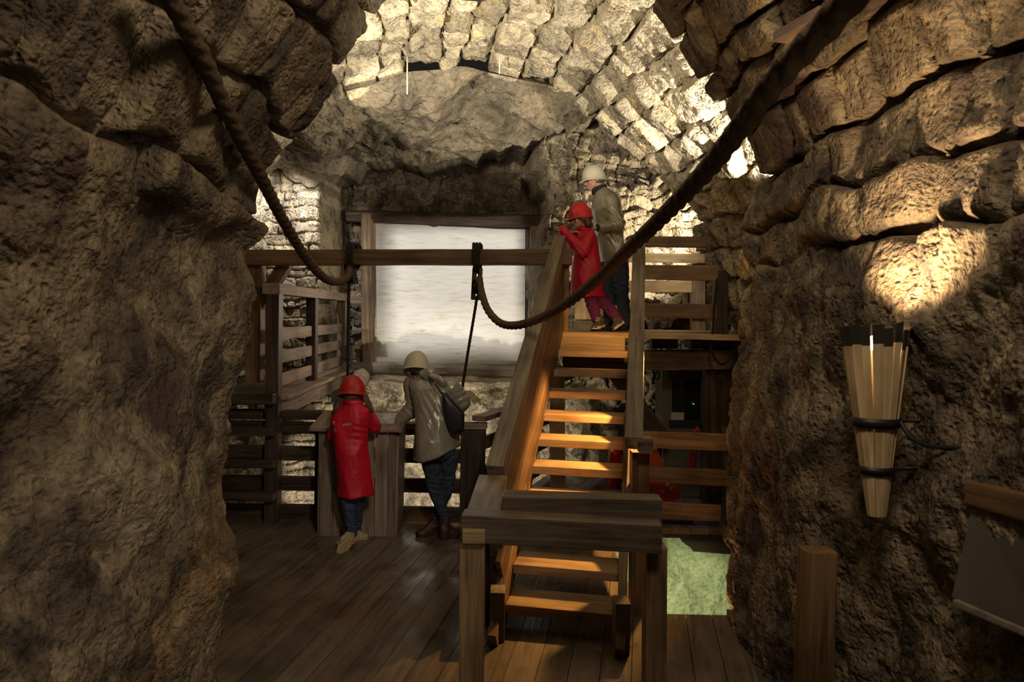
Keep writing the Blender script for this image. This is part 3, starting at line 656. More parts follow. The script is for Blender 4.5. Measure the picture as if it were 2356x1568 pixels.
# --- railing right of the stairs, behind the shaft
rr = empty('shaft_railing', PZ(1580, 1222, 0), 'three board brown railing behind the stair shaft at the right pier', 'railing')
bpx('slat', (1478, 991, 1030, 6.42), (1684, 999, 1038, 6.36), 0.045, MT['wood_brown'], rr)
bpx('slat', (1478, 1072, 1107, 6.42), (1676, 1082, 1119, 6.36), 0.045, MT['wood_brown'], rr)
bpx('slat', (1478, 1152, 1190, 6.42), (1660, 1163, 1201, 6.36), 0.045, MT['wood_brown'], rr)
bpx('kick_board', (1478, 1196, 1221, 6.5), (1596, 1200, 1221, 6.5), 0.05, MT['wood_dark'], rr)
vpx('post', (1440, 1476, 980, 6.5), (1440, 1476, 1225, 6.5), 0.1, MT['wood_brown'], rr)
vpx('post', (1668, 1700, 985, 6.5), (1668, 1700, 1225, 6.5), 0.1, MT['wood_dark'], rr)
# corbel timber under the floor edge
bm = bmesh.new(); prof = [(1566, 1222), (1700, 1222), (1700, 1276), (1595, 1268), (1588, 1258), (1578, 1252), (1570, 1246), (1566, 1238)]
a = [bm.verts.new(P(x, y, 6.42)) for x, y in prof]; b = [bm.verts.new(P(x, y, 6.42)+Vector((0, 0.2, 0))) for x, y in prof]
bm.faces.new(a); bm.faces.new(b[::-1])
for i in range(len(a)): bm.faces.new((a[i], b[i], b[(i+1) % len(a)], a[(i+1) % len(a)]))
tag(link('corbel_timber', to_mesh(bm, 'corbel_timber'), MT['wood_dark']), 'dark carved corbel timber jutting from the pier below the shaft railing', 'corbel')
# --- balcony on the left
bal = empty('wooden_balcony', PZ(625, 1210, 0), 'dark timber balcony with slatted parapet hanging over the pit at left', 'balcony')
n0 = P(627, 905, 6.40); far = P(783, 845, 9.6); zf = 1.17
n0 = Vector((n0.x, 6.40, zf)); f1 = Vector((far.x+0.03, 9.6, zf)); dirb = (f1-n0).normalized()
vpx('tall_post', (611, 642, 672, 6.34), (607, 637, 1210, 6.34), 0.12, MT['wood_dark'], bal)
def BP(t, z, off=0): p = n0+(f1-n0)*t; return Vector((p.x+off, p.y, z))
mid = 0.46
beam('balcony_post', BP(mid, zf), BP(mid, 2.15), 0.11, 0.11, MT['wood_dark'], bal, up=Vector((0, 1, 0)))
beam('balcony_post', BP(0.985, zf), BP(0.985, 2.15), 0.11, 0.11, MT['wood_slat'], bal, up=Vector((0, 1, 0)))
beam('top_rail', BP(-0.02, 2.16), BP(1.01, 2.16), 0.16, 0.10, MT['wood_slat'], bal)
for z in (1.30, 1.52, 1.74):
    beam('slat', BP(0.0, z, 0.0), BP(mid-0.01, z, 0.0), 0.03, 0.12, MT['wood_slat'], bal)
    beam('slat', BP(mid+0.01, z, 0.0), BP(1, z, 0.0), 0.03, 0.12, MT['wood_slat'], bal)
beam('edge_beam', BP(0, zf-0.12), BP(1.0, zf-0.12), 0.14, 0.17, MT['wood_slat'], bal)
beam('edge_plank', BP(0, zf-0.01), BP(1.03, zf-0.01), 0.30, 0.04, MT['wood_slat'], bal)
q = [(n0.x-1.4, 6.45), (n0.x-0.03, 6.45), (f1.x-0.03, 9.5), (f1.x-1.2, 9.5)]
plank_floor('deck', [q], zf-0.02, 0.18, 0.04, MT['wood_dark'], sd=Vector((1, 0, 0)), td=Vector((0, -1, 0)), parent=bal)
bpx('front_rail', (470, 655, 683, 6.42), (625, 660, 684, 6.40), 0.12, MT['wood_dark'], bal)
bpx('front_beam', (470, 905, 930, 6.30), (612, 905, 931, 6.30), 0.1, MT['wood_dark'], bal)
beam('back_rail', P(785, 692, 9.62), P(832, 691, 9.62), 0.06, 0.09, MT['wood_slat'], bal)
# back fence of the balcony, far left
bf = empty('balcony_rear_fence', P(590, 860, 8.0), 'pale lit fence boards behind the balcony seen past the left pier', 'fence')
bpx('rail', (480, 776, 800, 8.2), (606, 776, 800, 8.2), 0.04, MT['wood_pine'], bf)
bpx('rail', (480, 827, 852, 8.2), (606, 827, 852, 8.2), 0.04, MT['wood_pine'], bf)
vpx('post', (572, 588, 745, 8.15), (572, 588, 862, 8.15), 0.08, MT['wood_brown'], bf)
# --- ladder between pier and tall post
ld = empty('plank_ladder', PZ(560, 1215, 0), 'dark ladder of bolted planks between the left pier and the balcony post', 'ladder')
for yt, yb in ((985, 1003), (1060, 1078), (1135, 1153)):
    bpx('rung', (470, yt-1, yb-1, 6.28), (628, yt, yb, 6.24), 0.16, MT['wood_dark'], ld)
bpx('rung', (470, 903, 930, 6.28), (628, 908, 929, 6.24), 0.1, MT['wood_dark'], ld)
vpx('stile', (470, 500, 905, 6.3), (470, 500, 1212, 6.3), 0.1, MT['wood_dark'], ld)
# --- overhead beam with post and brace
ob = empty('hoist_beam_frame', P(585, 870, 6.9), 'long horizontal hoist beam on a braced post crossing in front of the screen', 'beam')
bpx('beam', (470, 575, 608, 6.75), (1318, 571, 609, 6.55), 0.15, MT['wood_brown'], ob)
vpx('post', (566, 600, 606, 6.86), (562, 598, 880, 6.86), 0.14, MT['wood_brown'], ob)
beam('brace', P(660, 604, 6.95), P(575, 735, 6.95), 0.12, 0.12, MT['wood_brown'], ob, up=Vector((0, 1, 0)))
# --- screen in a frame of logs
scn = empty('projection_screen', P(1035, 865, 10.1), 'large pale projection screen framed by rough logs in the rock niche', 'screen')
log('top_log', P(797, 497, 10.12), P(1282, 506, 10.05), 0.088, MT['log_dark'], scn, 1, 0.015)
log('side_log', P(848, 835, 10.1), P(846, 492, 10.1), 0.088, MT['log'], scn, 2, 0.012)
log('side_log', P(1232, 835, 10.1), P(1233, 508, 10.1), 0.095, MT['log'], scn, 3, 0.012)
log('bottom_log', P(795, 849, 10.0), P(1250, 853, 9.95), 0.108, MT['log_grey'], scn, 4, 0.012)
m, nt, b = newmat('screen_cloth'); L = nt.links.new
tc = N(nt, 'ShaderNodeTexCoord'); mp = N(nt, 'ShaderNodeMapping'); mp.inputs['Scale'].default_value = (2.2, 1, 16); L(tc.outputs['Object'], mp.inputs[0])
n1 = N(nt, 'ShaderNodeTexNoise'); n1.inputs['Scale'].default_value = 2.2; n1.inputs['Detail'].default_value = 8; L(mp.outputs[0], n1.inputs['Vector'])
r = ramp(nt, [(0.52, 0.47, 0.38), (0.66, 0.64, 0.60), (0.72, 0.71, 0.68)], [0.26, 0.40, 0.6]); L(n1.outputs['Fac'], r.inputs[0])
L(r.outputs[0], b.inputs['Base Color']); b.inputs['Roughness'].default_value = 0.85
MT['screen'] = m
bm = bmesh.new(); cs = [P(858, 508, 10.17), P(1212, 516, 10.17), P(1212, 836, 10.17), P(858, 832, 10.17)]
c = sum(cs, Vector())/4; box_bm(bm, (cs[1]-cs[0]).length, 0.02, (cs[0]-cs[3]).length, c=c)
link('screen_cloth', to_mesh(bm, 'screen_cloth'), m, scn)
vpx('side_gasket', (1209, 1224, 510, 10.14), (1207, 1222, 830, 10.14), 0.03, MT['iron'], scn)
# --- podium
pod = empty('info_podium', PZ(828, 1235, 0), 'wooden podium with a slanted top board standing against the pit railing', 'podium')
pf = 6.02
for (x0, x1) in ((735, 765), (766, 797), (798, 829), (830, 860), (861, 890), (891, 908)):
    vpx('front_board', (x0+(x0-820)*0.03, x1+(x1-820)*0.03, 985, pf), (x0, x1, 1236, pf), 0.03, MT['wood_slat'], pod, worn=0.001)
for (xa, xb) in ((735, 732), (914, 908)):
    A = P(xa, 985, pf); B = P(xb, 1236, pf)
    beam('side_board', B+Vector((0, 0.2, 0)), A+Vector((0, 0.2, 0)), 0.03, 0.36, MT['wood_slat'], pod, up=Vector((0, 1, 0)))
zt0 = P(820, 988, pf-.05).z; zt1 = P(820, 948, pf+0.42).z
for i in range(4):
    x0 = P(712+i*54, 990, pf-.05).x; x1 = P(712+(i+1)*54-1, 990, pf-.05).x; xm = (x0+x1)/2
    beam('top_board', Vector((xm, pf-0.07, zt0)), Vector((xm+0.0, pf+0.42, zt1)), x1-x0-0.004, 0.035, MT['wood_slat'], pod, worn=0.002)
MT['print'] = plain('info_print', (0.42, 0.42, 0.42), 0.35, 0, 0.6, 9)
beam('info_sheet', Vector((P(872, 970, 6.1).x, pf+0.05, zt0+0.02+0.1*(zt1-zt0)/0.49)), Vector((P(872, 970, 6.1).x, pf+0.33, zt0+0.02+0.4*(zt1-zt0)/0.49)), 0.26, 0.012, MT['print'], pod, worn=0)
# ================================================================ THINGS
# --- unseen projector box added; its opening masks the beam to a soft rectangle
pj = Vector((-0.3, 4.62, 4.14)); tgc = P(1045, 662, 10.15); pw = (tgc-pj).normalized()
proj = empty('video_projector', pj, 'unseen black projector box added above the frame to mask the screen light', 'projector')
quad = [P(898, 522, 10.15), P(1200, 522, 10.15), P(1200, 806, 10.15), P(898, 806, 10.15)]
def onplane(q, dist): d = q-pj; return pj+d*(dist/d.dot(pw))
inner = [onplane(q, 0.13) for q in quad]; ci = sum(inner, Vector())/4; outer = [ci+(q-ci)*3.2 for q in inner]
bm = bmesh.new(); a = [bm.verts.new(v) for v in inner]; b = [bm.verts.new(v) for v in outer]; c = [bm.verts.new(v-pw*0.25) for v in outer]
for i in range(4):
    k = (i+1) % 4; bm.faces.new((a[i], a[k], b[k], b[i])); bm.faces.new((b[i], b[k], c[k], c[i]))
bm.faces.new(c)
link('housing', to_mesh(bm, 'housing'), MT['black'], proj)
spot('projector_lamp', pj, tgc, 1000, (1.0, 0.94, 0.84), 50, 0.1, 0.0035)
# --- pulleys
def pulley(px, py0, py1, Y, lab, lean):
    c = (P(px, py0, Y)+P(px, py1, Y))/2
    t = empty('pulley_block', P(px, py0, Y), lab, 'pulley', 'pulleys on the hoist beam')
    H = (P(px, py0, Y)-P(px, py1, Y)).length; mw = Matrix.Translation(c) @ Matrix.Rotation(lean, 4, 'Y') @ Matrix.Rotation(math.radians(70), 4, 'Z')
    for s in (-1, 1):
        bm = bmesh.new(); box_bm(bm, 0.09, 0.012, H, (0, s*0.03, 0), 0.005); link('side_plate', to_mesh(bm, 'side_plate'), MT['iron'], t, mw)
    bm = bmesh.new(); bmesh.ops.create_cone(bm, cap_ends=True, segments=28, radius1=0.065, radius2=0.065, depth=0.04, matrix=Matrix.Translation((0.0, 0, -H*0.1)) @ Matrix.Rotation(math.pi/2, 4, 'X'))
    link('wheel', to_mesh(bm, 'wheel', True), MT['iron'], t, mw)
    # sling wound over the beam
    top = P(px, 572, 6.56)
    bm = bmesh.new()
    for k in range(3):
        x = (k-1)*0.028
        zt, zb = top.z+0.035, P(px, py0+10, Y).z
        yb, yf = 6.50, 6.80
        pts = [Vector((top.x+x, yf-0.1, zb)), Vector((top.x+x, yf, top.z-0.12)), Vector((top.x+x*1.2, yf, zt)), Vector((top.x+x, (yb+yf)/2, zt+0.015)), Vector((top.x+x, yb-0.0, zt-0.01)), Vector((top.x+x*0.7, yb-0.01, top.z-0.15)), Vector((c.x+x*0.4, yb+0.03, zb))]
        tube_bm(bm, spline(pts, 0.02), 0.014, 8)
    link('sling', to_mesh(bm, 'sling', True), MT['cord'], t)
    return c
pulley(1097, 616, 690, 6.62, 'black iron pulley block slung from the hoist beam right of the screen centre', 0.04)
pulley(808, 606, 655, 6.62, 'black iron pulley block slung from the hoist beam at the screen left log', -0.2)
# --- ropes
tag(rope('thick_rope', [P(1103, 640, 6.55), P(1108, 672, 6.4), P(1122, 712, 6.1), P(1150, 742, 5.8), P(1188, 748, 5.4), P(1240, 733, 5.0), P(1300, 700, 4.5), P(1372, 645, 3.9), P(1450, 570, 3.2), P(1530, 493, 2.7), P(1640, 375, 2.15), P(1780, 190, 1.65), P(1900, 60, 1.42), P(2010, -70, 1.25)], 0.030, MT['rope']),
    'thick brown rope sagging from the centre pulley up to the top right', 'rope')
tag(rope('thick_rope', [P(804, 618, 6.5), P(798, 638, 6.2), P(776, 648, 5.8), P(748, 640, 5.4), P(715, 607, 4.9), P(680, 555, 4.4), P(640, 485, 3.9), P(600, 405, 3.4), P(560, 330, 3.05), P(510, 230, 2.7), P(460, 120, 2.4), P(400, 10, 2.15), P(360, -70, 2.0)], 0.030, MT['rope']),
    'thick brown rope rising from the left pulley to the top left', 'rope')
tag(rope('thin_rope', [P(1098, 680, 6.62), P(1090, 730, 6.66), P(1075, 820, 6.75), P(1064, 890, 6.8), P(1052, 965, 6.87), P(1030, 1090, 7.0), P(1008, 1200, 7.15), P(990, 1300, 7.2)], 0.013, MT['cord']),
    'thin dark rope hanging slanted from the centre pulley into the pit', 'rope')
tag(rope('thin_rope', [P(803, 650, 6.62), P(801, 720, 6.64), P(800, 800, 6.66), P(800, 862, 6.68), P(800, 960, 6.68)], 0.013, MT['cord']),
    'thin dark rope hanging straight down from the left pulley beside the balcony', 'rope')
# pale bundle at the rope
bm = bmesh.new(); bmesh.ops.create_uvsphere(bm, u_segments=28, v_segments=20, radius=0.085, matrix=Matrix.Diagonal((0.95, 0.7, 1.15, 1)))
for v in bm.verts:
    q = np.array(v.co)*9
    v.co *= 1+0.22*float(fbm(q[0:1], q[1:2], q[2:3], 77, 3)[0])
tag(link('cloth_bundle', to_mesh(bm, 'cloth_bundle', True), plain('pale_sacking', (0.55, 0.50, 0.42), 0.85, 0, 0.3, 30, 0.5), None, Matrix.Translation(P(833, 868, 6.66))), 'pale wrinkled cloth bundle hanging just beyond the lower girl in the red helmet', 'bundle')
# --- floodlight
fl_ = empty('floodlight', P(805, 830, 9.3), 'small grey floodlight standing beside the left log of the screen', 'lamp')
bm = bmesh.new(); box_bm(bm, 0.16, 0.12, 0.19, bev=0.02); link('housing', to_mesh(bm, 'housing'), MT['grey'], fl_, Matrix.Translation(P(800, 810, 9.5)))
bm = bmesh.new(); box_bm(bm, 0.10, 0.10, 0.02, bev=0.004); link('bracket', to_mesh(bm, 'bracket'), MT['grey'], fl_, Matrix.Translation(P(803, 829, 9.5)))
# --- round sign behind left pier
sg = empty('round_sign', P(543, 690, 6.3), 'round red rimmed white sign half hidden behind the left pier', 'sign')
for nm, r_, c_, dy in (('plate', 0.10, (0.7, 0.68, 0.62), 0), ('rim', 0.11, (0.5, 0.02, 0.03), 0.006)):
    bm = bmesh.new(); bmesh.ops.create_cone(bm, cap_ends=True, segments=40, radius1=r_, radius2=r_, depth=0.006, matrix=Matrix.Rotation(math.pi/2, 4, 'X'))
    link(nm, to_mesh(bm, nm), plain('sign_'+nm, c_, 0.4), sg, Matrix.Translation(P(524, 690, 6.25)+Vector((0, dy, 0))))
# --- thin rods hanging from vault
for (x, y0, y1, d, lab) in ((937, 112, 217, 6.9, 'thin pale rod hanging from the inner vault edge, left one of two'), (1149, 100, 170, 6.6, 'thin pale rod hanging from the inner vault edge, right one of two')):
    tag(tube('hanging_rod', [P(x, y0-14, d), P(x, y1, d)], 0.007, plain('pale_rod', (0.75, 0.66, 0.5), 0.6), seg=8), lab, 'rod', 'rods hanging from the vault')
# --- timber wedge in right masonry
tag(beam('wall_timber', P(1798, 88, 3.42), P(1905, 28, 3.12), 0.10, 0.05, MT['wood_slat']), 'short timber wedged into the upper right masonry behind the thick rope', 'timber')
# --- torch of pine splints on the right wall
tw = P(2012, 960, 2.62)
torch = empty('splint_torch', P(2015, 1185, 2.62), 'bundle of pale pine splints strapped as a wall torch on the right wall', 'torch')
MT['splint'] = wood_mat('split_pine', (0.46, 0.32, 0.18), (0.68, 0.52, 0.32), 0.6)
MT['char'] = plain('charred_tip', (0.02, 0.015, 0.012), 0.9, 0, 0.3)
bot = P(2017, 1185, 2.60); topc = P(2012, 752, 2.60); rs = np.random.RandomState(8)
ax = (topc-bot); Ht = ax.length
for k in range(17):
    a = 2*math.pi*k/17+rs.uniform(-.06, .06); 
    rb, rt = 0.030, 0.118
    q0 = bot+Vector((math.cos(a)*rb, math.sin(a)*rb*0.75, 0)); q1 = topc+Vector((math.cos(a)*rt, math.sin(a)*rt*0.75, rs.uniform(-0.014, 0.016)))
    # splint body and charred end as one splint object with two materials
    bm = bmesh.new(); L_ = (q1-q0).length; w0, w1, th = 0.0125, 0.040, 0.006
    secs = [(0, 0), (0.3, 0), (0.6, 0), (0.86, 0), (0.90+rs.uniform(-.02, .02), 0), (1.0, 1)]
    ring = []
    for f_, _ in secs:
        ww = (w0+(w1-w0)*f_)/2*rs.uniform(0.92, 1.05); x = -L_/2+L_*f_; j = rs.uniform(-0.002, 0.002)
        ring.append([bm.verts.new((x+(rs.uniform(-.008, .008) if f_ == 1 else 0), sy*ww+j, sz*th/2)) for sy, sz in ((-1, -1), (1, -1), (1, 1), (-1, 1))])
    for i in range(len(ring)-1):
        for j in range(4):
            f = bm.faces.new((ring[i][j], ring[i][(j+1) % 4], ring[i+1][(j+1) % 4], ring[i+1][j])); f.material_index = 1 if i >= 4 else 0
    bm.faces.new(ring[0][::-1]); f = bm.faces.new(ring[-1]); f.material_index = 1
    me = to_mesh(bm, 'splint'); me.materials.append(MT['splint']); me.materials.append(MT['char'])
    rad = Vector((math.cos(a), math.sin(a), 0)); link('splint', me, None, torch, frame(q0, q1, rad))
for f_, hh_ in ((0.50, 0.036), (0.245, 0.030)):
    c = bot.lerp(topc, f_); r_ = 0.034+(0.122-0.034)*f_
    bm = bmesh.new(); n = 40
    rr_ = [(r_*1.02, -hh_/2), (r_*1.10, -hh_/2), (r_*1.14, hh_/2), (r_*1.06, hh_/2)]
    vs = [[bm.verts.new((math.cos(2*math.pi*i/n)*a_, math.sin(2*math.pi*i/n)*a_*0.78, z_)) for a_, z_ in rr_] for i in range(n)]
    for i in range(n):
        for j in range(4): bm.faces.new((vs[i][j], vs[i][(j+1) % 4], vs[(i+1) % n][(j+1) % 4], vs[(i+1) % n][j]))
    link('strap', to_mesh(bm, 'strap', True), MT['black'], torch, Matrix.Translation(c))
    tube('bracket_arm', [c+Vector((r_, 0.02, 0)), c+Vector((r_+0.10, -0.02, 0.012)), c+Vector((0.30, -0.05, 0.02))], 0.008, MT['black'], torch)
bm = bmesh.new(); bmesh.ops.create_uvsphere(bm, u_segments=16, v_segments=12, radius=0.028)
link('bulb', to_mesh(bm, 'bulb', True), plain('glowing_bulb', (1, 0.8, 0.5), 0.4, emit=(1.0, 0.72, 0.38), estr=25), torch, Matrix.Translation(topc-Vector((0, 0, 0.06))))
spot('lamp_torch', topc+Vector((-0.05, -0.05, 0.05)), topc+Vector((0.28, 0.0, 1.0)), 60, (1.0, 0.68, 0.36), 135, 0.8, 0.03)
# cable of the torch
cp = spline([P(2062, 945, 2.6), P(2080, 985, 2.55), P(2105, 1012, 2.5), P(2150, 1027, 2.42), P(2215, 1030, 2.34), P(2245, 1042, 2.30), P(2262, 1070, 2.26), P(2268, 1105, 2.25)], 0.01)
tag(tube('lamp_cable', cp, 0.0085, MT['black']), 'black cable looping from the splint torch to the timber topped console', 'cable')
# --- console at bottom right
con = empty('wall_console', P(2290, 1568, 2.0), 'grey sloped console with a timber top rail at the lower right wall', 'console')
beam('top_timber', P(2250, 1132, 2.2), P(2420, 1178, 1.9), 0.09, 0.075, MT['wood_brown'], con)
bm = bmesh.new(); q = [P(2240, 1150, 2.2), P(2425, 1215, 1.9), P(2400, 1460, 1.82), P(2190, 1372, 2.12)]; r_ = [v+Vector((0.22, 0.06, -0.02)) for v in q]
a = [bm.verts.new(v) for v in q]; b = [bm.verts.new(v) for v in r_]; bm.faces.new(a); bm.faces.new(b[::-1])
for i in range(4): bm.faces.new((a[i], b[i], b[(i+1) % 4], a[(i+1) % 4]))
link('sloped_panel', to_mesh(bm, 'sloped_panel'), plain('console_grey', (0.085, 0.075, 0.07), 0.42, 0.2, 0.25, 3), con)
beam('panel_lip', P(2200, 1385, 2.1), P(2400, 1468, 1.83), 0.03, 0.022, plain('lip_steel', (0.4, 0.36, 0.32), 0.4, 0.6, 0.3, 30), con, worn=0)
# --- short post right
tag(vpx('short_post', (1857, 1928, 1270, 2.95), (1838, 1912, 1815, 2.95), 0.10, MT['wood_brown']), 'short squared brown timber post standing by the right wall', 'post')
# --- loose board on the floor edge
tag(beam('loose_board', PZ(1678, 1424, 0.03), PZ(1800, 1432, 0.03), 0.20, 0.05, MT['wood_brown']), 'short board lying on the floor at the edge of the shaft', 'board')
# --- display cabinet under the platform
cab = empty('display_cabinet', P(1575, 1100, 7.5), 'tall grey cabinet with a dark glass window under the platform', 'cabinet')
vpx('side_panel', (1524, 1546, 850, 7.55), (1526, 1548, 1190, 7.55), 0.4, MT['grey'], cab)
vpx('side_panel', (1612, 1632, 850, 7.55), (1612, 1632, 1190, 7.55), 0.4, MT['grey'], cab)
bpx('lower_panel', (1540, 975, 1190, 7.56), (1620, 977, 1190, 7.56), 0.04, MT['grey'], cab)
bpx('window_frame', (1541, 853, 872, 7.5), (1615, 853, 872, 7.5), 0.05, MT['black'], cab)
bpx('window_frame', (1541, 966, 982, 7.5), (1613, 966, 982, 7.5), 0.05, MT['black'], cab)
MT['glass'] = plain('dark_glass', (0.02, 0.02, 0.022), 0.12, 0, 0.2, 4, 0, 0.7)
bpx('window_glass', (1543, 868, 972, 7.55), (1613, 868, 972, 7.55), 0.01, MT['glass'], cab, worn=0)
bpx('paper_notice', (1544, 948, 965, 7.53), (1574, 948, 966, 7.53), 0.004, plain('paper', (0.55, 0.5, 0.45), 0.8), cab, worn=0)
bm = bmesh.new(); bmesh.ops.create_uvsphere(bm, u_segments=8, v_segments=6, radius=0.005)
link('indicator_light', to_mesh(bm, 'indicator_light'), plain('green_led', (0.1, 0.8, 0.3), 0.4, emit=(0.1, 1.0, 0.4), estr=4), cab, Matrix.Translation(P(1596, 929, 7.52)))
# --- hanging hook loop beside the cabinet
tag(tube('rope_loop', spline([P(1515, 848, 6.9), P(1510, 858, 6.9), P(1508, 868, 6.9), P(1513, 873, 6.9), P(1517, 866, 6.9), P(1516, 856, 6.9), P(1516, 848, 6.9)], 0.01), 0.008, MT['cord'], seg=8), 'small black rope loop hanging from the bearer beside the grey cabinet', 'loop')
# --- cable loop by the right pier
tag(tube('cable_loop', spline([P(1650, 640, 6.5), P(1644, 700, 6.48), P(1640, 760, 6.46), P(1636, 800, 6.46), P(1646, 826, 6.46), P(1662, 838, 6.46), P(1682, 822, 6.46), P(1692, 795, 6.44), P(1700, 770, 6.4)], 0.02), 0.011, MT['cord'], seg=8), 'dark hose looping beside the right post of the platform fence', 'hose')
# --- fire extinguisher
RED = plain('extinguisher_red', (0.42, 0.008, 0.012), 0.3)
ex = empty('fire_extinguisher', PZ(1414, 1128, 0), 'red fire extinguisher standing under the platform behind the stair treads', 'extinguisher')
e0 = P(1414, 1122, 7.9); hgt = (P(1414, 1122, 7.9)-P(1414, 1030, 7.9)).length; rad = 0.072
bm = bmesh.new(); n = 28; prof = [(0.0, 0), (rad*.96, 0), (rad, 0.015), (rad, hgt*.84), (rad*.9, hgt*.91), (rad*.55, hgt*.97), (rad*.3, hgt), (0.0, hgt)]
vs = [[bm.verts.new((math.cos(2*math.pi*i/n)*a_, math.sin(2*math.pi*i/n)*a_, z_)) for a_, z_ in prof[1:-1]] for i in range(n)]
for i in range(n):
    for j in range(len(prof)-3): bm.faces.new((vs[i][j], vs[(i+1) % n][j], vs[(i+1) % n][j+1], vs[i][j+1]))
bm.faces.new([vs[i][0] for i in range(n)][::-1]); bm.faces.new([vs[i][-1] for i in range(n)])
ex.location = (e0.x, e0.y, 0.0)
E0 = Vector((e0.x, e0.y, 0.0))
link('cylinder', to_mesh(bm, 'cylinder', True), RED, ex, Matrix.Translation(E0))
bm = bmesh.new(); box_bm(bm, 0.05, 0.05, 0.05, (0, 0, hgt+0.02), 0.01); box_bm(bm, 0.12, 0.02, 0.015, (-0.03, 0, hgt+0.06), 0.004, Matrix.Rotation(0.3, 4, 'Y'))
link('valve', to_mesh(bm, 'valve'), MT['black'], ex, Matrix.Translation(E0))
tube('hose', [E0+Vector((0.03, -0.02, hgt+0.02)), E0+Vector((0.09, -0.03, hgt*.85)), E0+Vector((0.09, -0.05, hgt*.4)), E0+Vector((0.07, -0.06, hgt*.15))], 0.012, MT['black'], ex, seg=8)
bm = bmesh.new(); box_bm(bm, 0.012, 0.05, 0.10, (-rad*0.98, 0-0.02, hgt*.78), 0.002); link('yellow_label', to_mesh(bm, 'yellow_label'), plain('label_yellow', (0.7, 0.5, 0.03), 0.5), ex, Matrix.Translation(E0))
# --- red tool / pump set under the platform
pm = empty('red_pump', PZ(1520, 1165, 0), 'red perforated hand pump with a long handle behind the shaft railing', 'pump')
PR = plain('pump_red', (0.40, 0.03, 0.02), 0.4)
c = P(1522, 1128, 7.0)
bm = bmesh.new(); bmesh.ops.create_cone(bm, cap_ends=True, segments=36, radius1=0.19, radius2=0.19, depth=0.05, matrix=Matrix.Rotation(math.pi/2, 4, 'X') @ Matrix.Diagonal((1, 0.62, 1, 1)))
link('wheel_plate', to_mesh(bm, 'wheel_plate'), PR, pm, Matrix.Translation(c) @ Matrix.Rotation(0.15, 4, 'Y'))
for (dx, dz) in ((-0.09, -0.02), (0.0, -0.0), (0.09, 0.03), (0.05, 0.07)):
    bm = bmesh.new(); bmesh.ops.create_cone(bm, cap_ends=True, segments=16, radius1=0.02, radius2=0.02, depth=0.01, matrix=Matrix.Rotation(math.pi/2, 4, 'X'))
    link('hole_cap', to_mesh(bm, 'hole_cap'), plain('grey_cap', (0.35, 0.33, 0.28), 0.5), pm, Matrix.Translation(c+Vector((dx, -0.03, dz))))
tube('handle', spline([P(1583, 1078, 7.0), P(1592, 1030, 7.0), P(1600, 1000, 7.0), P(1604, 982, 7.0), P(1608, 1000, 7.0), P(1590, 1076, 7.0)], 0.02), 0.013, PR, pm, seg=8)
beam('housing', P(1498, 1035, 7.0), P(1512, 1072, 7.0), 0.10, 0.12, plain('pump_orange', (0.55, 0.10, 0.03), 0.4), pm)
# ================================================================ PEOPLE
def _axes(z):
    z = Vector(z).normalized(); x = z.orthogonal().normalized(); return x, z.cross(x), z
def cap(bm, p0, r0, p1, r1, flat=1.0, fax=None, seg=16):
    """tapered capsule; 'flat' squeezes it along direction fax"""
    p0 = Vector(p0); p1 = Vector(p1); d = p1-p0
    if d.length < 1e-5: d = Vector((0, 0, 1e-4))
    x, y, z = _axes(d)
    if fax is not None:
        y = Vector(fax)-z*Vector(fax).dot(z); y.normalize(); x = y.cross(z)
    rings = []
    for i in range(5): a = -math.pi/2+math.pi/2*(i+.4)/5; rings.append((p0+z*math.sin(a)*r0, math.cos(a)*r0))
    for i in range(5): a = math.pi/2*(i+.0)/5; rings.append((p1+z*math.sin(a)*r1, math.cos(a)*r1))
    vs = [[bm.verts.new(c+(x*math.cos(t)+y*math.sin(t)*flat)*r) for t in [2*math.pi*k/seg for k in range(seg)]] for c, r in rings]
    for i in range(len(vs)-1):
        for k in range(seg): bm.faces.new((vs[i][k], vs[i][(k+1) % seg], vs[i+1][(k+1) % seg], vs[i+1][k]))
    bm.faces.new(vs[0][::-1]); bm.faces.new(vs[-1])
def ell(bm, c, r, X=(1, 0, 0), Z=(0, 0, 1)):
    X = Vector(X).normalized(); Z = Vector(Z); Z = (Z-X*Z.dot(X)).normalized(); Y = Z.cross(X)
    m = Matrix.Identity(4)
    for i in range(3): m[i][0] = X[i]*r[0]; m[i][1] = Y[i]*r[1]; m[i][2] = Z[i]*r[2]; m[i][3] = c[i]
    bmesh.ops.create_uvsphere(bm, u_segments=20, v_segments=14, radius=1, matrix=m)
def loft(bm, rings, X=(1, 0, 0), Yax=(0, 1, 0), seg=36):
    """rings: (centre, half width along X, half depth along Y[, square power])"""
    X = Vector(X).normalized(); Yax = Vector(Yax).normalized(); vs = []
    for rg in rings:
        c, rx, ry = rg[0], rg[1], rg[2]; tl = rg[3] if len(rg) > 3 else 0
        vs.append([bm.verts.new(Vector(c)+X*rx*math.cos(t)+Yax*ry*math.sin(t)+Vector((0, 0, tl*math.cos(t)))) for t in [2*math.pi*k/seg for k in range(seg)]])
    for i in range(len(vs)-1):
        for k in range(seg): bm.faces.new((vs[i][k], vs[i][(k+1) % seg], vs[i+1][(k+1) % seg], vs[i+1][k]))
    bm.faces.new(vs[0][::-1]); bm.faces.new(vs[-1])
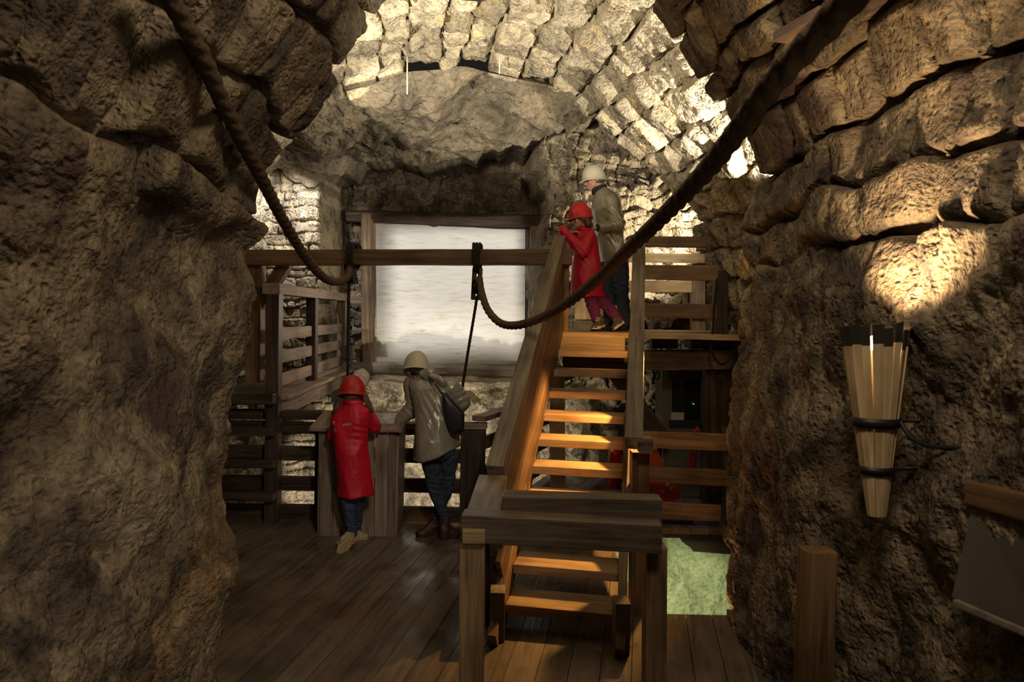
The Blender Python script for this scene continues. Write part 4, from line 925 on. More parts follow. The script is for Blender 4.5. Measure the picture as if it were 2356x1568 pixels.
def blob(name, bm, mat, parent, vox=0.008, it=6, disp=None):
    bmesh.ops.recalc_face_normals(bm, faces=bm.faces[:])
    me = bpy.data.meshes.new('tmp'); bm.to_mesh(me); bm.free()
    o = bpy.data.objects.new('tmp', me); C.objects.link(o)
    r = o.modifiers.new('r', 'REMESH'); r.mode = 'VOXEL'; r.voxel_size = vox
    if it: s = o.modifiers.new('s', 'SMOOTH'); s.iterations = it; s.factor = 0.5
    dg = bpy.context.evaluated_depsgraph_get(); dg.update(); out = bpy.data.meshes.new_from_object(o.evaluated_get(dg))
    bpy.data.objects.remove(o); bpy.data.meshes.remove(me); out.name = name
    if disp is not None:
        n = len(out.vertices); co = np.empty(n*3, np.float32); out.vertices.foreach_get('co', co); co = co.reshape(-1, 3).astype(float)
        no = np.empty(n*3, np.float32); out.vertices.foreach_get('normal', no); no = no.reshape(-1, 3)
        co = co+no*disp(co, no)[:, None]; out.vertices.foreach_set('co', co.reshape(-1).astype(np.float32)); out.update()
    out.polygons.foreach_set('use_smooth', np.full(len(out.polygons), True)); out.materials.clear()
    return link(name, out, mat, parent)
def folds(amp, seed, f=7.0, vert=0.28, extra=None, zfade=None):
    def fn(co, no):
        x, y, z = co[:, 0], co[:, 1], co[:, 2]
        wz = z+0.08*vnoise(x*4, y*4, z*4, seed+7)
        a = vnoise((x+0.25*z)*f, y*f, wz*f*vert, seed); b = vnoise((x-0.5*z)*f*1.7, y*f*1.7, wz*f*0.6, seed+2)
        d = amp*((1-np.abs(a)*2.2)*0.75+(1-np.abs(b)*2)*0.2-0.30)
        if extra is not None:
            for (c, r, k, dirv) in extra:      # compression folds near a bend
                q = co-np.array(c); dist = np.linalg.norm(q, axis=1); u = q@np.array(dirv)
                d = d+k*np.exp(-(dist/r)**2)*np.sin(u*120+3*vnoise(x*9, y*9, z*9, seed+4))
        return d
    return fn
def hand_shapes(bm, wrist, d, palm_n, s=1.0, curl=0.5, side=1):
    """palm and five fingers; d towards the fingertips, palm_n out of the palm, thumb on 'side'"""
    d = Vector(d).normalized(); pn = Vector(palm_n); pn = (pn-d*pn.dot(d)).normalized(); sd = d.cross(pn)*side
    w_ = Vector(wrist); kn = w_+d*0.085*s
    cap(bm, w_-d*0.01, 0.024*s, kn-d*0.01, 0.036*s, 0.42, pn)
    for i, (o_, l_) in enumerate(((0.029, 0.068), (0.010, 0.078), (-0.010, 0.072), (-0.028, 0.056))):
        a = kn+sd*o_*s; dd = d.copy(); r = (0.0092-0.0005*i)*s
        cc = curl*(1+0.12*i); p = a
        for seg_, fr in enumerate((0.44, 0.31, 0.25)):
            dd = (dd*math.cos(cc*0.8)+pn*math.sin(cc*0.8)).normalized(); q = p+dd*l_*s*fr+sd*o_*0.08*s
            cap(bm, p, r*(1-0.08*seg_), q, r*(0.94-0.08*seg_), seg=10); p = q
    t0 = w_+d*0.025*s+sd*0.026*s; t1 = t0+(d*0.55+sd*0.75+pn*0.25).normalized()*0.036*s; t2 = t1+(d*0.9+sd*0.25+pn*0.35).normalized()*0.032*s
    cap(bm, t0, 0.014*s, t1, 0.0115*s, seg=10); cap(bm, t1, 0.0112*s, t2, 0.009*s, seg=10)
def head_shapes(bm, c, f, u, s=1.0):
    """c = head centre, f = facing, u = up"""
    f = Vector(f).normalized(); u = Vector(u); u = (u-f*u.dot(f)).normalized(); x = f.cross(u); c = Vector(c)
    ell(bm, c+u*0.020*s-f*0.008*s, (0.094*s, 0.074*s, 0.088*s), f, u)
    ell(bm, c-u*0.035*s+f*0.030*s, (0.058*s, 0.058*s, 0.066*s), f, u)
    cap(bm, c-u*0.088*s+f*0.060*s-x*0.012*s, 0.017*s, c-u*0.088*s+f*0.060*s+x*0.012*s, 0.017*s)      # chin
    cap(bm, c-u*0.004*s+f*0.084*s, 0.008*s, c-u*0.034*s+f*0.104*s, 0.0115*s)                             # nose
    for e in (-1, 1): ell(bm, c-u*0.037*s+f*0.093*s+x*e*0.011*s, (0.010*s, 0.008*s, 0.008*s), f, u)
    cap(bm, c+u*0.012*s+f*0.078*s-x*0.034*s, 0.011*s, c+u*0.012*s+f*0.078*s+x*0.034*s, 0.011*s)       # brow
    cap(bm, c-u*0.059*s+f*0.082*s-x*0.015*s, 0.0072*s, c-u*0.059*s+f*0.082*s+x*0.015*s, 0.0072*s)     # lips
    cap(bm, c-u*0.069*s+f*0.078*s-x*0.011*s, 0.0078*s, c-u*0.069*s+f*0.078*s+x*0.011*s, 0.0078*s)
    for e in (-1, 1):
        cap(bm, c-u*0.025*s+x*e*0.074*s-f*0.006*s, 0.012*s, c+u*0.012*s+x*e*0.079*s-f*0.012*s, 0.016*s, 0.45, x)
        ell(bm, c-u*0.030*s+x*e*0.040*s+f*0.058*s, (0.028*s, 0.022*s, 0.024*s), f, u)                     # cheek
def eyes(par, c, f, u, s=1.0):
    f = Vector(f).normalized(); u = Vector(u); u = (u-f*u.dot(f)).normalized(); x = f.cross(u); c = Vector(c)
    for e in (-1, 1):
        bm = bmesh.new(); q = c-u*0.006*s+f*0.081*s+x*e*0.030*s
        ell(bm, q, (0.0095*s, 0.012*s, 0.0065*s), f, u); ell(bm, q+f*0.0066*s, (0.0045*s, 0.0052*s, 0.0052*s), f, u)
        o = link('eye', to_mesh(bm, 'eye', True), MT['eye'], par)
def helmet(par, c, f, u, s, mat, band=True, label=None):
    """hard hat shell with peak and rain rim"""
    f = Vector(f).normalized(); u = Vector(u); u = (u-f*u.dot(f)).normalized(); x = f.cross(u); c = Vector(c)
    bm = bmesh.new(); nt_, nph = 48, 16; rows = []
    for j in range(nph+4):
        row = []
        for i in range(nt_):
            t = 2*math.pi*i/nt_; fr = math.cos(t)
            if j <= nph:
                ph = math.pi/2*(1-j/nph)*1.0+(-0.16 if j == nph else 0)*0
                rad = math.cos(ph)**0.85 if ph < math.pi/2 else 0; hz = math.sin(ph)
                a, b, hgt = 0.128*s, 0.108*s, 0.118*s
                if j == 0: rad = 0.001
                ridge = 1+0.018*math.exp(-(math.sin(t)*rad/0.16)**2)*hz
                p = c+f*a*rad*fr*ridge+x*b*rad*math.sin(t)*ridge+u*(hgt*hz*ridge)
                low = (0.028+0.036*(1-fr)/2)*s*(j/nph)**2.5
                p -= u*low
            else:
                k = j-nph; out_ = [0, 0.003, 0.006, 0.006][k]*s; pk = max(0, fr)**5*0.040*s*min(1, k/2.0)
                dz = [0, 0.004, 0.008, 0.014][k]*s; low = (0.028+0.036*(1-fr)/2)*s
                p = c+f*(0.128*s+out_+pk)*fr+x*(0.108*s+out_)*math.sin(t)-u*(dz+low+pk*0.25)
            row.append(bm.verts.new(p))
        rows.append(row)
    for j in range(len(rows)-1):
        for i in range(nt_): bm.faces.new((rows[j][i], rows[j][(i+1) % nt_], rows[j+1][(i+1) % nt_], rows[j+1][i]))
    bm.faces.new(rows[0])
    me = to_mesh(bm, 'helmet', True); o = link('helmet', me, mat, par); m = o.modifiers.new('t', 'SOLIDIFY'); m.thickness = 0.004; m.offset = -1
    # raised vent slots on the crown
    bm = bmesh.new()
    for e in (-1, 1):
        pts = [c+f*(0.06*s)*math.cos(a_)+x*e*0.055*s+u*(0.10*s)*1.0-f*0.02*s+f*0.0 for a_ in (0,)]
        p0 = c-f*0.05*s+x*e*0.050*s+u*0.093*s; p1 = c+f*0.05*s+x*e*0.050*s+u*0.096*s
        cap(bm, p0, 0.006*s, p1, 0.006*s, seg=8)
    link('vent_ridge', to_mesh(bm, 'vent_ridge', True), mat, o)
    if band:
        bm = bmesh.new(); n = 40; vs = []
        for i in range(n):
            t = 2*math.pi*i/n; q = c+f*0.106*s*math.cos(t)+x*0.090*s*math.sin(t)
            vs.append([bm.verts.new(q-u*0.004*s), bm.verts.new(q-u*0.034*s)])
        for i in range(n): bm.faces.new((vs[i][0], vs[(i+1) % n][0], vs[(i+1) % n][1], vs[i][1]))
        b = link('headband', to_mesh(bm, 'headband', True), MT['band'], o); m = b.modifiers.new('t', 'SOLIDIFY'); m.thickness = 0.003
    return o
def strands(name, paths, r, mat, par, seed=0):
    bm = bmesh.new(); rs = np.random.RandomState(seed)
    for pts in paths:
        sp = spline(pts, 0.015)
        for k in range(9):
            off = Vector(rs.uniform(-1, 1, 3))*r*1.0; n = len(sp); ph = rs.uniform(0, 6)
            q = [p+off*(0.5+0.5*i/n)+Vector((0.004*math.sin(i*0.7+ph), 0.003*math.cos(i*0.6+ph), 0)) for i, p in enumerate(sp)]
            tube_bm(bm, q, [r*0.62*(1-0.75*(i/(n-1))**2) for i in range(n)], 7)
    return link(name, to_mesh(bm, name, True), mat, par)
def shoe(name, par, heel, toe, upv, s, m_up, m_sole, ankle=None, ar=0.04):
    """shoe from heel to toe; upv = away from the ground side"""
    heel = Vector(heel); toe = Vector(toe); d = (toe-heel).normalized(); u = Vector(upv); u = (u-d*u.dot(d)).normalized(); x = d.cross(u)
    L_ = (toe-heel).length; bm = bmesh.new()
    rg = []
    for t, wv, hv in ((0.0, .55, .72), (0.06, .78, 1.0), (0.25, .82, 1.0), (0.42, .78, .86), (0.58, .86, .60), (0.75, 1.0, .42), (0.9, .85, .32), (1.0, .45, .22)):
        c_ = heel+d*L_*t; h_ = hv*0.085*s; w2 = wv*0.043*s
        rg.append([bm.verts.new(c_+x*w2*math.cos(a)*(1 if math.sin(a) < 0 else (1-0.35*math.sin(a)*hv))+u*(0.018*s+max(0, math.sin(a))*h_-(0.006*s if math.sin(a) < 0 else 0))) for a in [2*math.pi*k/16 for k in range(16)]])
    for i in range(len(rg)-1):
        for k in range(16): bm.faces.new((rg[i][k], rg[i][(k+1) % 16], rg[i+1][(k+1) % 16], rg[i+1][k]))
    bm.faces.new(rg[0][::-1]); bm.faces.new(rg[-1])
    if ankle is not None: cap(bm, heel+d*L_*0.22+u*0.055*s, 0.036*s, ankle, ar)
    o = link(name, to_mesh(bm, name, True), m_up, par)
    bm = bmesh.new(); lo, hi = [], []
    outl = [(0.0, .3), (0.03, .62), (0.12, .80), (0.3, .72), (0.45, .72), (0.62, .92), (0.78, 1.02), (0.92, .80), (1.0, .42), (1.02, .1)]
    pts = [(t, w_) for t, w_ in outl]+[(t, -w_) for t, w_ in outl[::-1]]
    for t, w_ in pts:
        c_ = heel+d*(L_*t-0.004)+x*w_*0.046*s; lo.append(bm.verts.new(c_)); hi.append(bm.verts.new(c_+u*0.024*s))
    bm.faces.new(lo[::-1]); bm.faces.new(hi)
    for i in range(len(lo)): bm.faces.new((lo[i], lo[(i+1) % len(lo)], hi[(i+1) % len(lo)], hi[i]))
    link('sole', to_mesh(bm, 'sole'), m_sole, o)
    bm = bmesh.new()
    for t in (0.42, 0.50, 0.58):
        c_ = heel+d*L_*t+u*(0.018+0.085*(0.86-(t-0.42)*1.7))*s
        cap(bm, c_-x*0.020*s, 0.0035*s, c_+x*0.020*s, 0.0035*s, seg=6)
    link('laces', to_mesh(bm, 'laces', True), m_sole, o)
    return o
def cloth_mat(name, col, rough, metal=0.0, wr=0.6, spec=0.5, coat=0.0):
    m, nt, b = newmat(name); L = nt.links.new
    tc = N(nt, 'ShaderNodeTexCoord')
    mp = N(nt, 'ShaderNodeMapping'); mp.inputs['Scale'].default_value = (1, 1, 0.4); L(tc.outputs['Object'], mp.inputs[0])
    n = N(nt, 'ShaderNodeTexNoise'); n.inputs['Scale'].default_value = 13; n.inputs['Detail'].default_value = 3; n.inputs['Distortion'].default_value = 1.2; L(mp.outputs[0], n.inputs['Vector'])
    ab = N(nt, 'ShaderNodeMapRange'); ab.inputs[1].default_value = 0.35; ab.inputs[2].default_value = 0.65; L(n.outputs['Fac'], ab.inputs[0])
    bp = N(nt, 'ShaderNodeBump'); bp.inputs['Strength'].default_value = wr; bp.inputs['Distance'].default_value = 0.02; L(ab.outputs[0], bp.inputs['Height']); L(bp.outputs[0], b.inputs['Normal'])
    b.inputs['Base Color'].default_value = (*col, 1); b.inputs['Roughness'].default_value = rough; b.inputs['Metallic'].default_value = metal; b.inputs['Specular IOR Level'].default_value = spec
    b.inputs['Coat Weight'].default_value = coat; b.inputs['Coat Roughness'].default_value = 0.25
    return m
MT['skin'] = plain('skin', (0.50, 0.27, 0.19), 0.5, 0, 0.12, 20)
MT['eye'] = plain('eye', (0.05, 0.035, 0.03), 0.2)
MT['band'] = plain('white_headband', (0.55, 0.54, 0.52), 0.6)
MT['red_helmet'] = plain('red_plastic', (0.38, 0.012, 0.012), 0.30, 0, 0.05)
MT['white_helmet'] = plain('cream_plastic', (0.52, 0.48, 0.36), 0.35, 0, 0.05)
MT['red_coat'] = cloth_mat('red_raincoat', (0.52, 0.004, 0.026), 0.5, 0, 0.2)
MT['grey_coat'] = cloth_mat('silver_olive_raincoat', (0.36, 0.34, 0.27), 0.33, 0.3, 0.22, 0.6, 0.1)
MT['jeans'] = cloth_mat('blue_jeans', (0.045, 0.062, 0.115), 0.85, 0, 0.6)
MT['jeans2'] = cloth_mat('teal_jeans', (0.035, 0.055, 0.075), 0.85, 0, 0.6)
MT['purple'] = cloth_mat('purple_corduroy', (0.13, 0.012, 0.085), 0.8, 0, 0.7)
MT['brown_hair'] = plain('brown_hair', (0.10, 0.045, 0.025), 0.5, 0, 0.5, 60, 0.5)
MT['grey_hair'] = plain('grey_hair', (0.09, 0.08, 0.075), 0.6, 0, 0.5, 60, 0.5)
MT['canvas'] = plain('beige_canvas', (0.38, 0.33, 0.24), 0.8, 0, 0.2, 30)
MT['sole_tan'] = plain('tan_rubber_sole', (0.46, 0.34, 0.20), 0.7, 0, 0.2, 30, 0.3)
MT['dark_canvas'] = plain('dark_grey_canvas', (0.07, 0.065, 0.055), 0.8, 0, 0.4, 40)
MT['sole_white'] = plain('off_white_sole', (0.60, 0.52, 0.38), 0.6, 0, 0.2, 30)
MT['boot'] = plain('brown_boot_leather', (0.045, 0.018, 0.014), 0.55, 0, 0.3, 20)
MT['dark_wool'] = plain('dark_scarf', (0.02, 0.02, 0.022), 0.9, 0, 0.4, 40, 0.5)
MT['bag'] = plain('black_bag_leather', (0.012, 0.012, 0.018), 0.42, 0, 0.2, 20)
FW = Vector((0, 1, 0)); UP = Vector((0, 0, 1)); LF = Vector((-1, 0, 0))

def ring(x0, x1, y, Y, dep, tl=0): a, b = P(x0, y, Y), P(x1, y, Y); return ((a+b)/2, (b-a).length/2, dep, tl)

# ---------------- lower girl in red, seen from behind ----------------
ga = empty('person', PZ(805, 1262, 0), 'child in red raincoat and red hard hat seen from behind at the podium', 'person')
Y0 = 5.74
hc = P(812, 893, Y0+0.06); hf = Vector((0.10, 0.93, -0.42)); hu = Vector((-0.02, 0.42, 0.9))
bm = bmesh.new(); head_shapes(bm, hc-hu*0.03, hf, hu, 0.96)
nk = P(812, 925, Y0); cap(bm, nk-UP*0.03, 0.05, hc-hu*0.05, 0.045)
shR, shL = P(843, 945, Y0+.02), P(776, 945, Y0+.02); pel = P(812, 1072, Y0-0.02)
loft(bm, [(nk-UP*0.05, 0.06, 0.05), (nk-UP*0.10, 0.11, 0.06), (P(810, 990, Y0), 0.10, 0.07), (pel, 0.11, 0.08), (pel-UP*0.08, 0.10, 0.07)])
elR, wrR = P(860, 982, Y0+0.12), P(846, 930, Y0+0.26)
elL, wrL = P(766, 1000, Y0+0.12), P(800, 975, Y0+0.36)
for a_, b_, c_ in ((shR, elR, wrR), (shL, elL, wrL)):
    cap(bm, a_, 0.036, b_, 0.030); cap(bm, b_, 0.030, c_, 0.022)
hand_shapes(bm, wrR, Vector((-0.35, 0.1, 0.9)), Vector((-0.8, 0.2, -0.2)), 0.8, 0.7, 1)
hand_shapes(bm, wrL, Vector((0.5, 0.85, 0)), Vector((0, 0, -1)), 0.8, 0.15, 1)
knA, anA = P(800, 1150, Y0-0.02), P(811, 1222, Y0+0.03)
knB, anB = P(822, 1150, Y0+0.06), P(818, 1228, Y0+0.26)
for k_, a_, hx_ in ((knA, anA, -0.05), (knB, anB, 0.05)):
    cap(bm, pel+Vector((hx_*0.7, 0, -0.06)), 0.052, k_, 0.04); cap(bm, k_, 0.038, a_, 0.026)
cap(bm, anA, 0.026, P(808, 1240, Y0-0.05), 0.018); cap(bm, anB, 0.026, anB+Vector((0.0, 0.0, -0.03)), 0.02)
blob('body', bm, MT['skin'], ga, 0.0055, 4)
# trousers
bm = bmesh.new()
for k_, a_, hx_ in ((knA, anA, -0.05), (knB, anB, 0.05)):
    cap(bm, pel+Vector((hx_*0.7, 0, -0.06)), 0.078, k_, 0.062); cap(bm, k_, 0.062, a_-(k_-a_)*0.03, 0.042)
blob('trousers', bm, MT['jeans'], ga, 0.007, 5, folds(0.008, 3, 16, 2.0))
# coat
bm = bmesh.new()
loft(bm, [ring(798, 828, 922, Y0, .055), ring(786, 838, 932, Y0, .085), ring(772, 848, 944, Y0, .105), ring(765, 850, 962, Y0, .12), ring(765, 846, 985, Y0, .125), ring(768, 844, 1010, Y0, .125), ring(773, 848, 1040, Y0, .13),
          ring(777, 852, 1070, Y0, .135), ring(780, 856, 1100, Y0, .14), ring(780, 859, 1122, Y0, .145), ring(779, 861, 1137, Y0, .15, 0.008)])
cap(bm, shR+Vector((-.02, 0, -.01)), 0.062, elR, 0.058); cap(bm, elR, 0.058, wrR-Vector((0, 0, 0.01)), 0.044)
cap(bm, shL+Vector((.02, 0, -.01)), 0.060, elL, 0.055); cap(bm, elL, 0.055, wrL-(wrL-elL)*0.1, 0.042)
ex_ = [(tuple(elR), 0.09, 0.004, (0.5, 0, 0.86)), (tuple(P(835, 995, Y0-.1)), 0.10, 0.004, (0.2, 0, 0.95))]
coatA = blob('coat', bm, MT['red_coat'], ga, 0.0075, 7, folds(0.017, 12, 5.5, 0.35, ex_))
# collar
bm = bmesh.new(); n = 32
cc = P(812, 921, Y0); vs = []
for i in range(n):
    t = 2*math.pi*i/n; o_ = Vector((math.cos(t), math.sin(t)*0.85, 0))
    vs.append([bm.verts.new(cc+o_*0.062+UP*0.016), bm.verts.new(cc+o_*0.072+UP*0.004), bm.verts.new(cc+o_*0.088-UP*0.020-UP*0.008*math.sin(t*3))])
for i in range(n):
    for j in range(2): bm.faces.new((vs[i][j], vs[(i+1) % n][j], vs[(i+1) % n][j+1], vs[i][j+1]))
o = link('collar', to_mesh(bm, 'collar', True), MT['red_coat'], coatA); m = o.modifiers.new('t', 'SOLIDIFY'); m.thickness = 0.005
strands('hair', [[P(790, 893, Y0+.02), P(781, 915, Y0-.02), P(775, 935, Y0-.07), P(770, 955, Y0-.06)], [P(786, 900, Y0+.04), P(775, 925, Y0), P(766, 950, Y0-.03)],
                 [P(834, 895, Y0+.03), P(840, 915, Y0), P(846, 932, Y0-.02), P(857, 948, Y0-.01)], [P(836, 905, Y0+.05), P(845, 925, Y0+.05), P(852, 943, Y0+.05)],
                 [P(838, 900, Y0+.08), P(848, 925, Y0+.1), P(856, 945, Y0+.1)]], 0.013, MT['brown_hair'], ga, 3)
helmet(ga, hc-hu*0.012, hf, hu, 1.04, MT['red_helmet'])
shoe('shoe', ga, P(815, 1235, Y0-0.02), P(783, 1276, 5.56), Vector((-0.45, 0.75, 0.25)), 1.2, MT['canvas'], MT['sole_tan'], anA, 0.034)
shoe('shoe', ga, Vector((P(812, 1255, 5.95).x, 5.90, 0.0)), Vector((P(840, 1252, 6.0).x+0.03, 5.99, 0.0)), UP, 0.9, MT['canvas'], MT['sole_tan'], anB, 0.034)
bm = bmesh.new(); ell(bm, hc-hu*0.02-hf*0.015, (0.092, 0.082, 0.080), hf, hu); ell(bm, hc-hu*0.075-hf*0.035, (0.05, 0.066, 0.055), hf, hu)
blob('nape_hair', bm, MT['brown_hair'], ga, 0.007, 3, folds(0.006, 57, 30, 0.3))
# print on the back of the coat
def print_on(target, name, txt, c, size, rot, mat, par, view=Vector((0, 1, 0))):
    cu = bpy.data.curves.new('t', 'FONT'); cu.body = txt; cu.size = size; cu.extrude = 0
    to = bpy.data.objects.new('t', cu); C.objects.link(to); dg = bpy.context.evaluated_depsgraph_get(); dg.update()
    me = bpy.data.meshes.new_from_object(to.evaluated_get(dg)); bpy.data.objects.remove(to)
    bm = bmesh.new(); bm.from_mesh(me); bmesh.ops.triangulate(bm, faces=bm.faces[:]); bmesh.ops.subdivide_edges(bm, edges=bm.edges[:], cuts=2, use_grid_fill=True)
    drape(bm, target, c, rot, view); return link(name, to_mesh(bm, name), mat, par)
def drape(bm, target, c, rot, view):
    tm = target.data; bv = BVHTree.FromPolygons([v.co.copy() for v in tm.vertices], [tuple(p.vertices) for p in tm.polygons])
    R = Matrix.Rotation(rot, 4, 'Y')
    for v in bm.verts:
        q = c+R @ Vector((v.co.x, 0, v.co.y)); h_ = bv.ray_cast(q-view*1.0, view)
        v.co = (h_[0]-view*0.0025) if h_[0] is not None else q
MT['print_white'] = plain('white_print', (0.62, 0.5, 0.48), 0.7)
print_on(coatA, 'back_print', 'WERK', P(796, 975, Y0), 0.027, math.radians(-9), MT['print_white'], coatA)
print_on(coatA, 'back_print', 'LBE', P(770, 988, Y0), 0.027, math.radians(-9), MT['print_white'], coatA)
bm = bmesh.new()
for sgx in (-1, 1):
    R = Matrix.Rotation(sgx*math.radians(42), 4, 'Z')
    bmesh.ops.create_grid(bm, x_segments=2, y_segments=8, size=0.5, matrix=R @ Matrix.Diagonal((0.004, 0.030, 1, 1)))
    bmesh.ops.create_grid(bm, x_segments=6, y_segments=2, size=0.5, matrix=R @ Matrix.Translation((0, 0.014, 0)) @ Matrix.Diagonal((0.016, 0.007, 1, 1)))
drape(bm, coatA, P(773, 969, Y0), 0, Vector((0, 1, 0))); link('hammers_emblem', to_mesh(bm, 'hammers_emblem'), MT['print_white'], coatA)

# ---------------- lower adult in grey ----------------
gb = empty('person', PZ(1008, 1232, 0), 'adult in silver grey raincoat bending over the podium with legs crossed', 'person')
Y1 = 6.02
hc = P(958, 838, Y1+0.10); hf = Vector((-0.55, 0.75, -0.38)); hu = Vector((-0.05, 0.40, 0.9))
bm = bmesh.new(); head_shapes(bm, hc-hu*0.03, hf, hu, 1.0)
nk = P(972, 868, Y1+.05); cap(bm, nk-Vector((0, 0.03, .02)), 0.058, hc-hu*0.06, 0.052)
shR, shL = P(1035, 893, Y1-.05), P(952, 885, Y1+.12); pel = P(1010, 1035, Y1-0.12)
loft(bm, [(nk-UP*0.04, 0.07, 0.06), (P(990, 895, Y1), 0.15, 0.08), (P(1000, 950, Y1-.05), 0.12, 0.08), (pel, 0.10, 0.07), (pel-UP*0.08, 0.09, 0.06)])
elL, wrL = P(958, 932, Y1+0.12), P(917, 970, Y1+0.16)
elR, wrR = P(1062, 922, Y1+0.0), P(1050, 950, Y1+0.22)
for a_, b_, c_ in ((shR, elR, wrR), (shL, elL, wrL)):
    cap(bm, a_, 0.05, b_, 0.042); cap(bm, b_, 0.042, c_, 0.028)
hand_shapes(bm, wrL, Vector((-0.95, 0.25, 0.03)), Vector((0, 0, -1)), 0.95, 0.12, 1)
hand_shapes(bm, wrR, Vector((-0.3, 0.9, -0.1)), Vector((0, 0, -1)), 0.95, 0.25, -1)
h1, k1, a1 = P(990, 1050, Y1-.12), P(1000, 1125, Y1-.04), P(1024, 1192, Y1+0.05)
h2, k2, a2 = P(1032, 1050, Y1-.08), P(1028, 1125, Y1+.02), P(1002, 1196, Y1+0.16)
for h_, k_, a_ in ((h1, k1, a1), (h2, k2, a2)):
    cap(bm, h_, 0.055, k_, 0.042); cap(bm, k_, 0.04, a_, 0.032)
cap(bm, a1, 0.034, a1+UP*-0.04, 0.03); cap(bm, a2, 0.034, a2+UP*-0.04, 0.03)
blob('body', bm, MT['skin'], gb, 0.006, 4)
bm = bmesh.new()
for h_, k_, a_ in ((h1, k1, a1), (h2, k2, a2)):
    cap(bm, h_, 0.088, k_, 0.060); cap(bm, k_, 0.059, a_+(k_-a_)*0.02, 0.046)
ell(bm, pel+UP*0.02, (0.14, 0.11, 0.13))
blob('trousers', bm, MT['jeans2'], gb, 0.007, 4, folds(0.008, 23, 13, 1.8))
bm = bmesh.new()
loft(bm, [ring(958, 992, 862, Y1+.06, .07), ring(943, 1015, 872, Y1+.04, .11), ring(940, 1042, 890, Y1, .14), ring(946, 1050, 915, Y1-.02, .16), ring(952, 1050, 945, Y1-.05, .17), ring(953, 1052, 980, Y1-.08, .175), ring(951, 1054, 1010, Y1-.1, .18),
          ring(950, 1056, 1030, Y1-.1, .185, 0.03), ring(949, 1058, 1043, Y1-.1, .19, 0.07)])
cap(bm, shL, 0.085, elL, 0.076); cap(bm, elL, 0.076, wrL-(wrL-elL)*0.1, 0.052)
cap(bm, shR, 0.082, elR, 0.070); cap(bm, elR, 0.070, wrR, 0.05)
ex_ = [(tuple(elL), 0.13, 0.006, (0.6, 0, 0.8)), (tuple(elR), 0.12, 0.006, (-0.5, 0, 0.86)), (tuple(P(1000, 940, Y1-.2)), 0.16, 0.004, (0.8, 0, 0.5))]
coatB = blob('coat', bm, MT['grey_coat'], gb, 0.008, 6, folds(0.034, 41, 4.6, 0.35, ex_))
bm = bmesh.new()   # hood lying on the back
cap(bm, P(975, 862, Y1-.02), 0.055, P(1018, 878, Y1-.10), 0.060, 0.6, Vector((0.2, 0.4, 1))); cap(bm, P(962, 862, Y1+.02), 0.04, P(990, 858, Y1-.05), 0.05)
blob('hood', bm, MT['grey_coat'], coatB, 0.008, 5, folds(0.014, 44, 12, 0.6))
bm = bmesh.new()   # dark scarf
for i in range(22):
    t = 2*math.pi*i/22; ell(bm, P(970, 857, Y1+.04)+Vector((math.cos(t)*0.066, math.sin(t)*0.06, 0.014*math.sin(t*2))), (0.03, 0.03, 0.026))
blob('scarf', bm, MT['dark_wool'], gb, 0.007, 2, folds(0.006, 50, 20, 1.0))
bm = bmesh.new(); ell(bm, hc-hu*0.02-hf*0.02, (0.095, 0.086, 0.078), hf, hu); ell(bm, hc-hu*0.06-hf*0.045, (0.05, 0.07, 0.045), hf, hu)
blob('hair', bm, MT['grey_hair'], gb, 0.007, 3, folds(0.006, 55, 30, 0.4))
helmet(gb, hc+hu*0.0, hf, hu, 1.0, MT['white_helmet'])
shoe('boot', gb, Vector((P(1008, 1215, Y1+.1).x, Y1+0.10, 0.0)), Vector((P(958, 1218, Y1+.0).x, Y1+0.0, 0.0)), UP, 1.3, MT['boot'], MT['boot'], a2-UP*0.0, 0.05)
shoe('boot', gb, Vector((P(1014, 1226, Y1-.02).x, Y1-0.06, 0.0)), Vector((P(1058, 1222, Y1+.1).x, Y1+0.06, 0.0)), UP, 1.35, MT['boot'], MT['boot'], a1-UP*0.0, 0.05)
# handbag
hb = empty('handbag', P(1050, 1000, Y1-0.24), 'black leather handbag slung over the back of the bending adult', 'bag')
bm = bmesh.new(); yb = Y1-0.25
fr_ = [P(1017, 902, yb), P(1028, 903, yb), P(1069, 950, yb), P(1068, 992, yb), P(1044, 1000, yb), P(1034, 985, yb), P(1020, 940, yb)]
cbg = sum(fr_, Vector())/len(fr_)
lay = [[bm.verts.new(cbg+(v-cbg)*sc_+Vector((0, dy, 0))) for v in fr_] for sc_, dy in ((0.82, -0.055), (0.97, -0.035), (1.0, 0), (0.97, 0.035), (0.82, 0.055))]
for i in range(4):
    for k in range(7): bm.faces.new((lay[i][k], lay[i][(k+1) % 7], lay[i+1][(k+1) % 7], lay[i+1][k]))
bm.faces.new(lay[0][::-1]); bm.faces.new(lay[-1])
o = link('bag_body', to_mesh(bm, 'bag_body', True), MT['bag'], hb); m = o.modifiers.new('s', 'BEVEL'); m.width = 0.014; m.segments = 3; m.limit_method = 'NONE'
tube('strap', spline([P(1018, 906, yb-.02), P(1006, 890, yb-.0), P(996, 877, yb+0.06), P(985, 866, Y1-0.06)], 0.02), 0.009, MT['bag'], hb, seg=8)
MT['brass'] = plain('brass', (0.6, 0.42, 0.16), 0.3, 0.9)
for (x, y) in ((1020, 912), (999, 882)):
    bm = bmesh.new(); bmesh.ops.create_uvsphere(bm, u_segments=12, v_segments=8, radius=0.009, matrix=Matrix.Diagonal((0.7, .6, 1.5, 1))); link('buckle', to_mesh(bm, 'buckle', True), MT['brass'], hb, Matrix.Translation(P(x, y, yb-0.035)))
tube('zip', [P(1024, 915, yb-.055), P(1050, 950, yb-.062)], 0.0025, MT['brass'], hb, seg=6)

